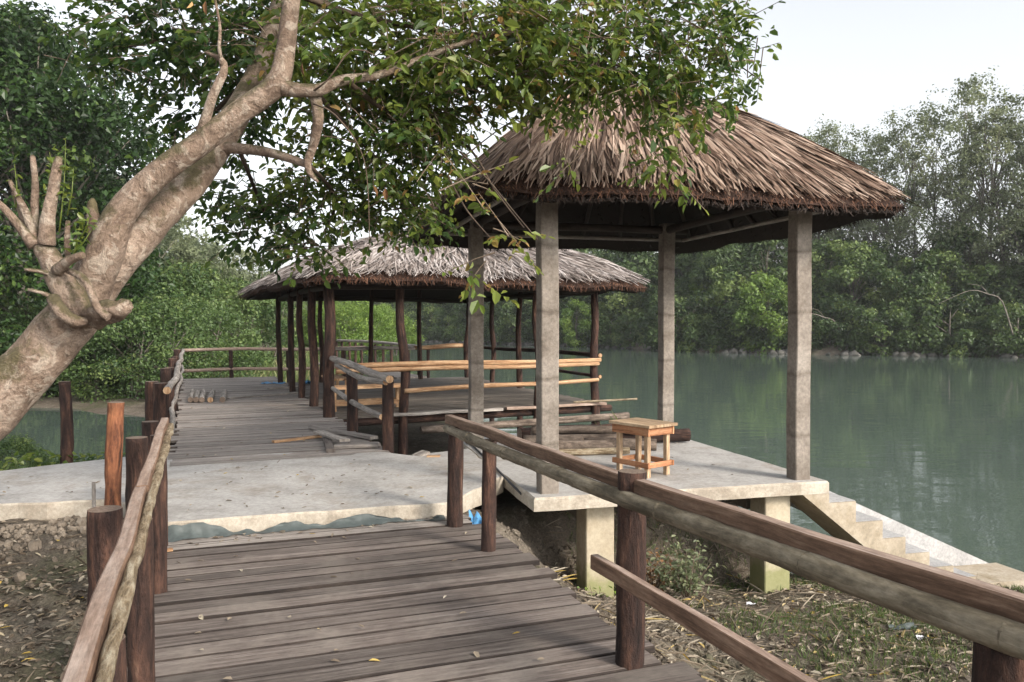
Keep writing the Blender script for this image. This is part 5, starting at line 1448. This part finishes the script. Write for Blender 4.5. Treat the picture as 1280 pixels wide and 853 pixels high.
# leaf litter and twigs on the ground
def litter(mb, x, y, z, ln, wd, rn, tilt=.35):
    n = len(x); leaves(mb, np.stack([x, y, z], 1), rs.normal(size=(n, 3)) * [1, 1, .18], rs.normal(size=(n, 3)) * tilt + [0, 0, 1], ln, wd, rn, .2)
mb = MB()
x, y = scatter(16000, .3, 7, 3.0, 9.0, lambda x, y: land(x, y) * (vco(x, y) > 2.4) * (.35 + .65 * sstep(.4, .6, vnoise(x * 1.3, y * 1.3, 18)))); n = len(x)
litter(mb, x, y, gh(x, y) + rs.uniform(.004, .02, n), rs.uniform(.03, .10, n), rs.uniform(.012, .04, n), rs.random(n))
x, y = scatter(16000, -6.5, -1.2, 2.0, 7.0, lambda x, y: (vco(x, y) < -.35) * (.25 + .75 * sstep(6.6, 5.6, y))); n = len(x)
litter(mb, x, y, gh(x, y) + rs.uniform(.004, .025, n), rs.uniform(.03, .085, n), rs.uniform(.012, .036, n), np.clip(rs.random(n) ** 1.3 * .95 + (rs.random(n) > .985) * 1, 0, 1))
x, y = scatter(6000, .3, 7, 3.0, 9.0, lambda x, y: land(x, y) * (vco(x, y) > 2.3)); n = len(x)
litter(mb, x, y, gh(x, y) + .012, rs.uniform(.08, .28, n), rs.uniform(.005, .012, n), rs.uniform(.4, 1, n), .2)
x, y = scatter(500, -6.5, -1.2, 2.0, 7.0, lambda x, y: (vco(x, y) < -.35) + 0.0); n = len(x)
litter(mb, x, y, gh(x, y) + .012, rs.uniform(.08, .30, n), rs.uniform(.006, .016, n), rs.uniform(.2, .8, n), .2)
tag(mb.build("leaf_litter", M['dry_leaf']), "dry fallen leaves and twigs covering the soil", "leaf litter", None, "stuff")
# leaves lying on the boards and the slab
mb = MB()
def onboard(n, f, z):
    P_ = [f() for _ in range(n)]; x = np.array([p[0] for p in P_]); y = np.array([p[1] for p in P_]); litter(mb, x, y, np.full(n, z), rs.uniform(.03, .065, n), rs.uniform(.015, .03, n), np.clip(rs.normal(.62, .25, n), .1, 1), .25)
onboard(36, lambda: uv(6.74 - abs(random.gauss(0, .10)), random.uniform(-.2, 2.1)), -.108)
onboard(40, lambda: uv(random.uniform(3.2, 6.6), random.uniform(-.25, 2.15)), -.108)
onboard(60, lambda: uv(random.uniform(7.0, 9.3), random.uniform(-.1, 2.0)), .012)
onboard(26, lambda: (random.uniform(-6, -3.2), random.uniform(7.3, 8.2)), .012)
onboard(40, lambda: uv(random.uniform(9.8, 16), random.uniform(-.1, 2.0)), .014)
onboard(16, lambda: pp(random.uniform(.3, 2.9), random.uniform(.2, 3.0))[:2], .012)
tag(mb.build("fallen_leaves", M['dry_leaf']), "scattered fallen leaves on the boards and the concrete slab", "fallen leaves", None, "stuff")
# rubble under the edge of the path
mb = MB()
for i in range(1300):
    t = rs.random(); x = -6.2 + t * 3.4; y = 7.0 - abs(rs.normal(0, .28)) - .02 + (.10 if x > -4 else -.12); r_ = rs.uniform(.007, .028) * (1.8 if rs.random() < .08 else 1)
    if vco(x, y) > -.4: continue
    c = Vector((x, y, g1(x, y) + r_ * .4)); d = Vector(rs.normal(size=3)).normalized() * r_
    tube(mb, [c - d, c - d * .5, c + d * .5, c + d], [r_ * .55, r_ * .95, r_ * .8, r_ * .45], 5, .1, .5, 20, 0, None, rs.random(), rs.random() * 30, True, False)
tag(mb.build("rubble", M['stone'], None, (-4.5, 6.9, -.2)), "broken stone rubble along the edge of the concrete path", "rubble", None, "stuff")
# clods on the right bank
mb = MB()
for i in range(900):
    u, v = rs.uniform(3.6, 7.6), rs.uniform(2.4, 3.8); p = uv(u, v); r_ = rs.uniform(.008, .035) * (1.6 if rs.random() < .06 else 1); c = Vector((p.x, p.y, g1(p.x, p.y))); d = Vector(rs.normal(size=3)).normalized() * r_
    tube(mb, [c - d, c - d * .5, c + d * .5, c + d], [r_ * .4, r_ * .8, r_ * .8, r_ * .3], 5, .1, .5, 20, 0, None, rs.random(), rs.random() * 30, True, False)
tag(mb.build("soil_clods", M['soil'], None, (.5, 6.5, -.5)), "dry crumbling soil clods on the bank beside the boardwalk", "soil", None, "stuff")

# ------------------------------------------------------------------ damp river air
hm = bpy.data.materials.new("river_haze"); hm.use_nodes = True
ht_ = hm.node_tree
ht_.nodes.remove(ht_.nodes["Principled BSDF"])
pvn = ht_.nodes.new("ShaderNodeVolumePrincipled")
pvn.inputs["Color"].default_value = (0.94, 0.97, 1.0, 1)
pvn.inputs["Density"].default_value = 0.00032
ht_.links.new(pvn.outputs[0], ht_.nodes["Material Output"].inputs["Volume"])
mb = MB()
xa, xb, ya, yb, za, zb = -520, 520, -70, 720, -4.2, 32
mb.add([(xa, ya, za), (xb, ya, za), (xb, yb, za), (xa, yb, za), (xa, ya, zb), (xb, ya, zb), (xb, yb, zb), (xa, yb, zb)],
       [(0, 3, 2, 1), (4, 5, 6, 7), (0, 1, 5, 4), (1, 2, 6, 5), (2, 3, 7, 6), (3, 0, 4, 7)])
tag(mb.build("haze", hm), "thin pale haze over the river", "haze", None, "stuff")
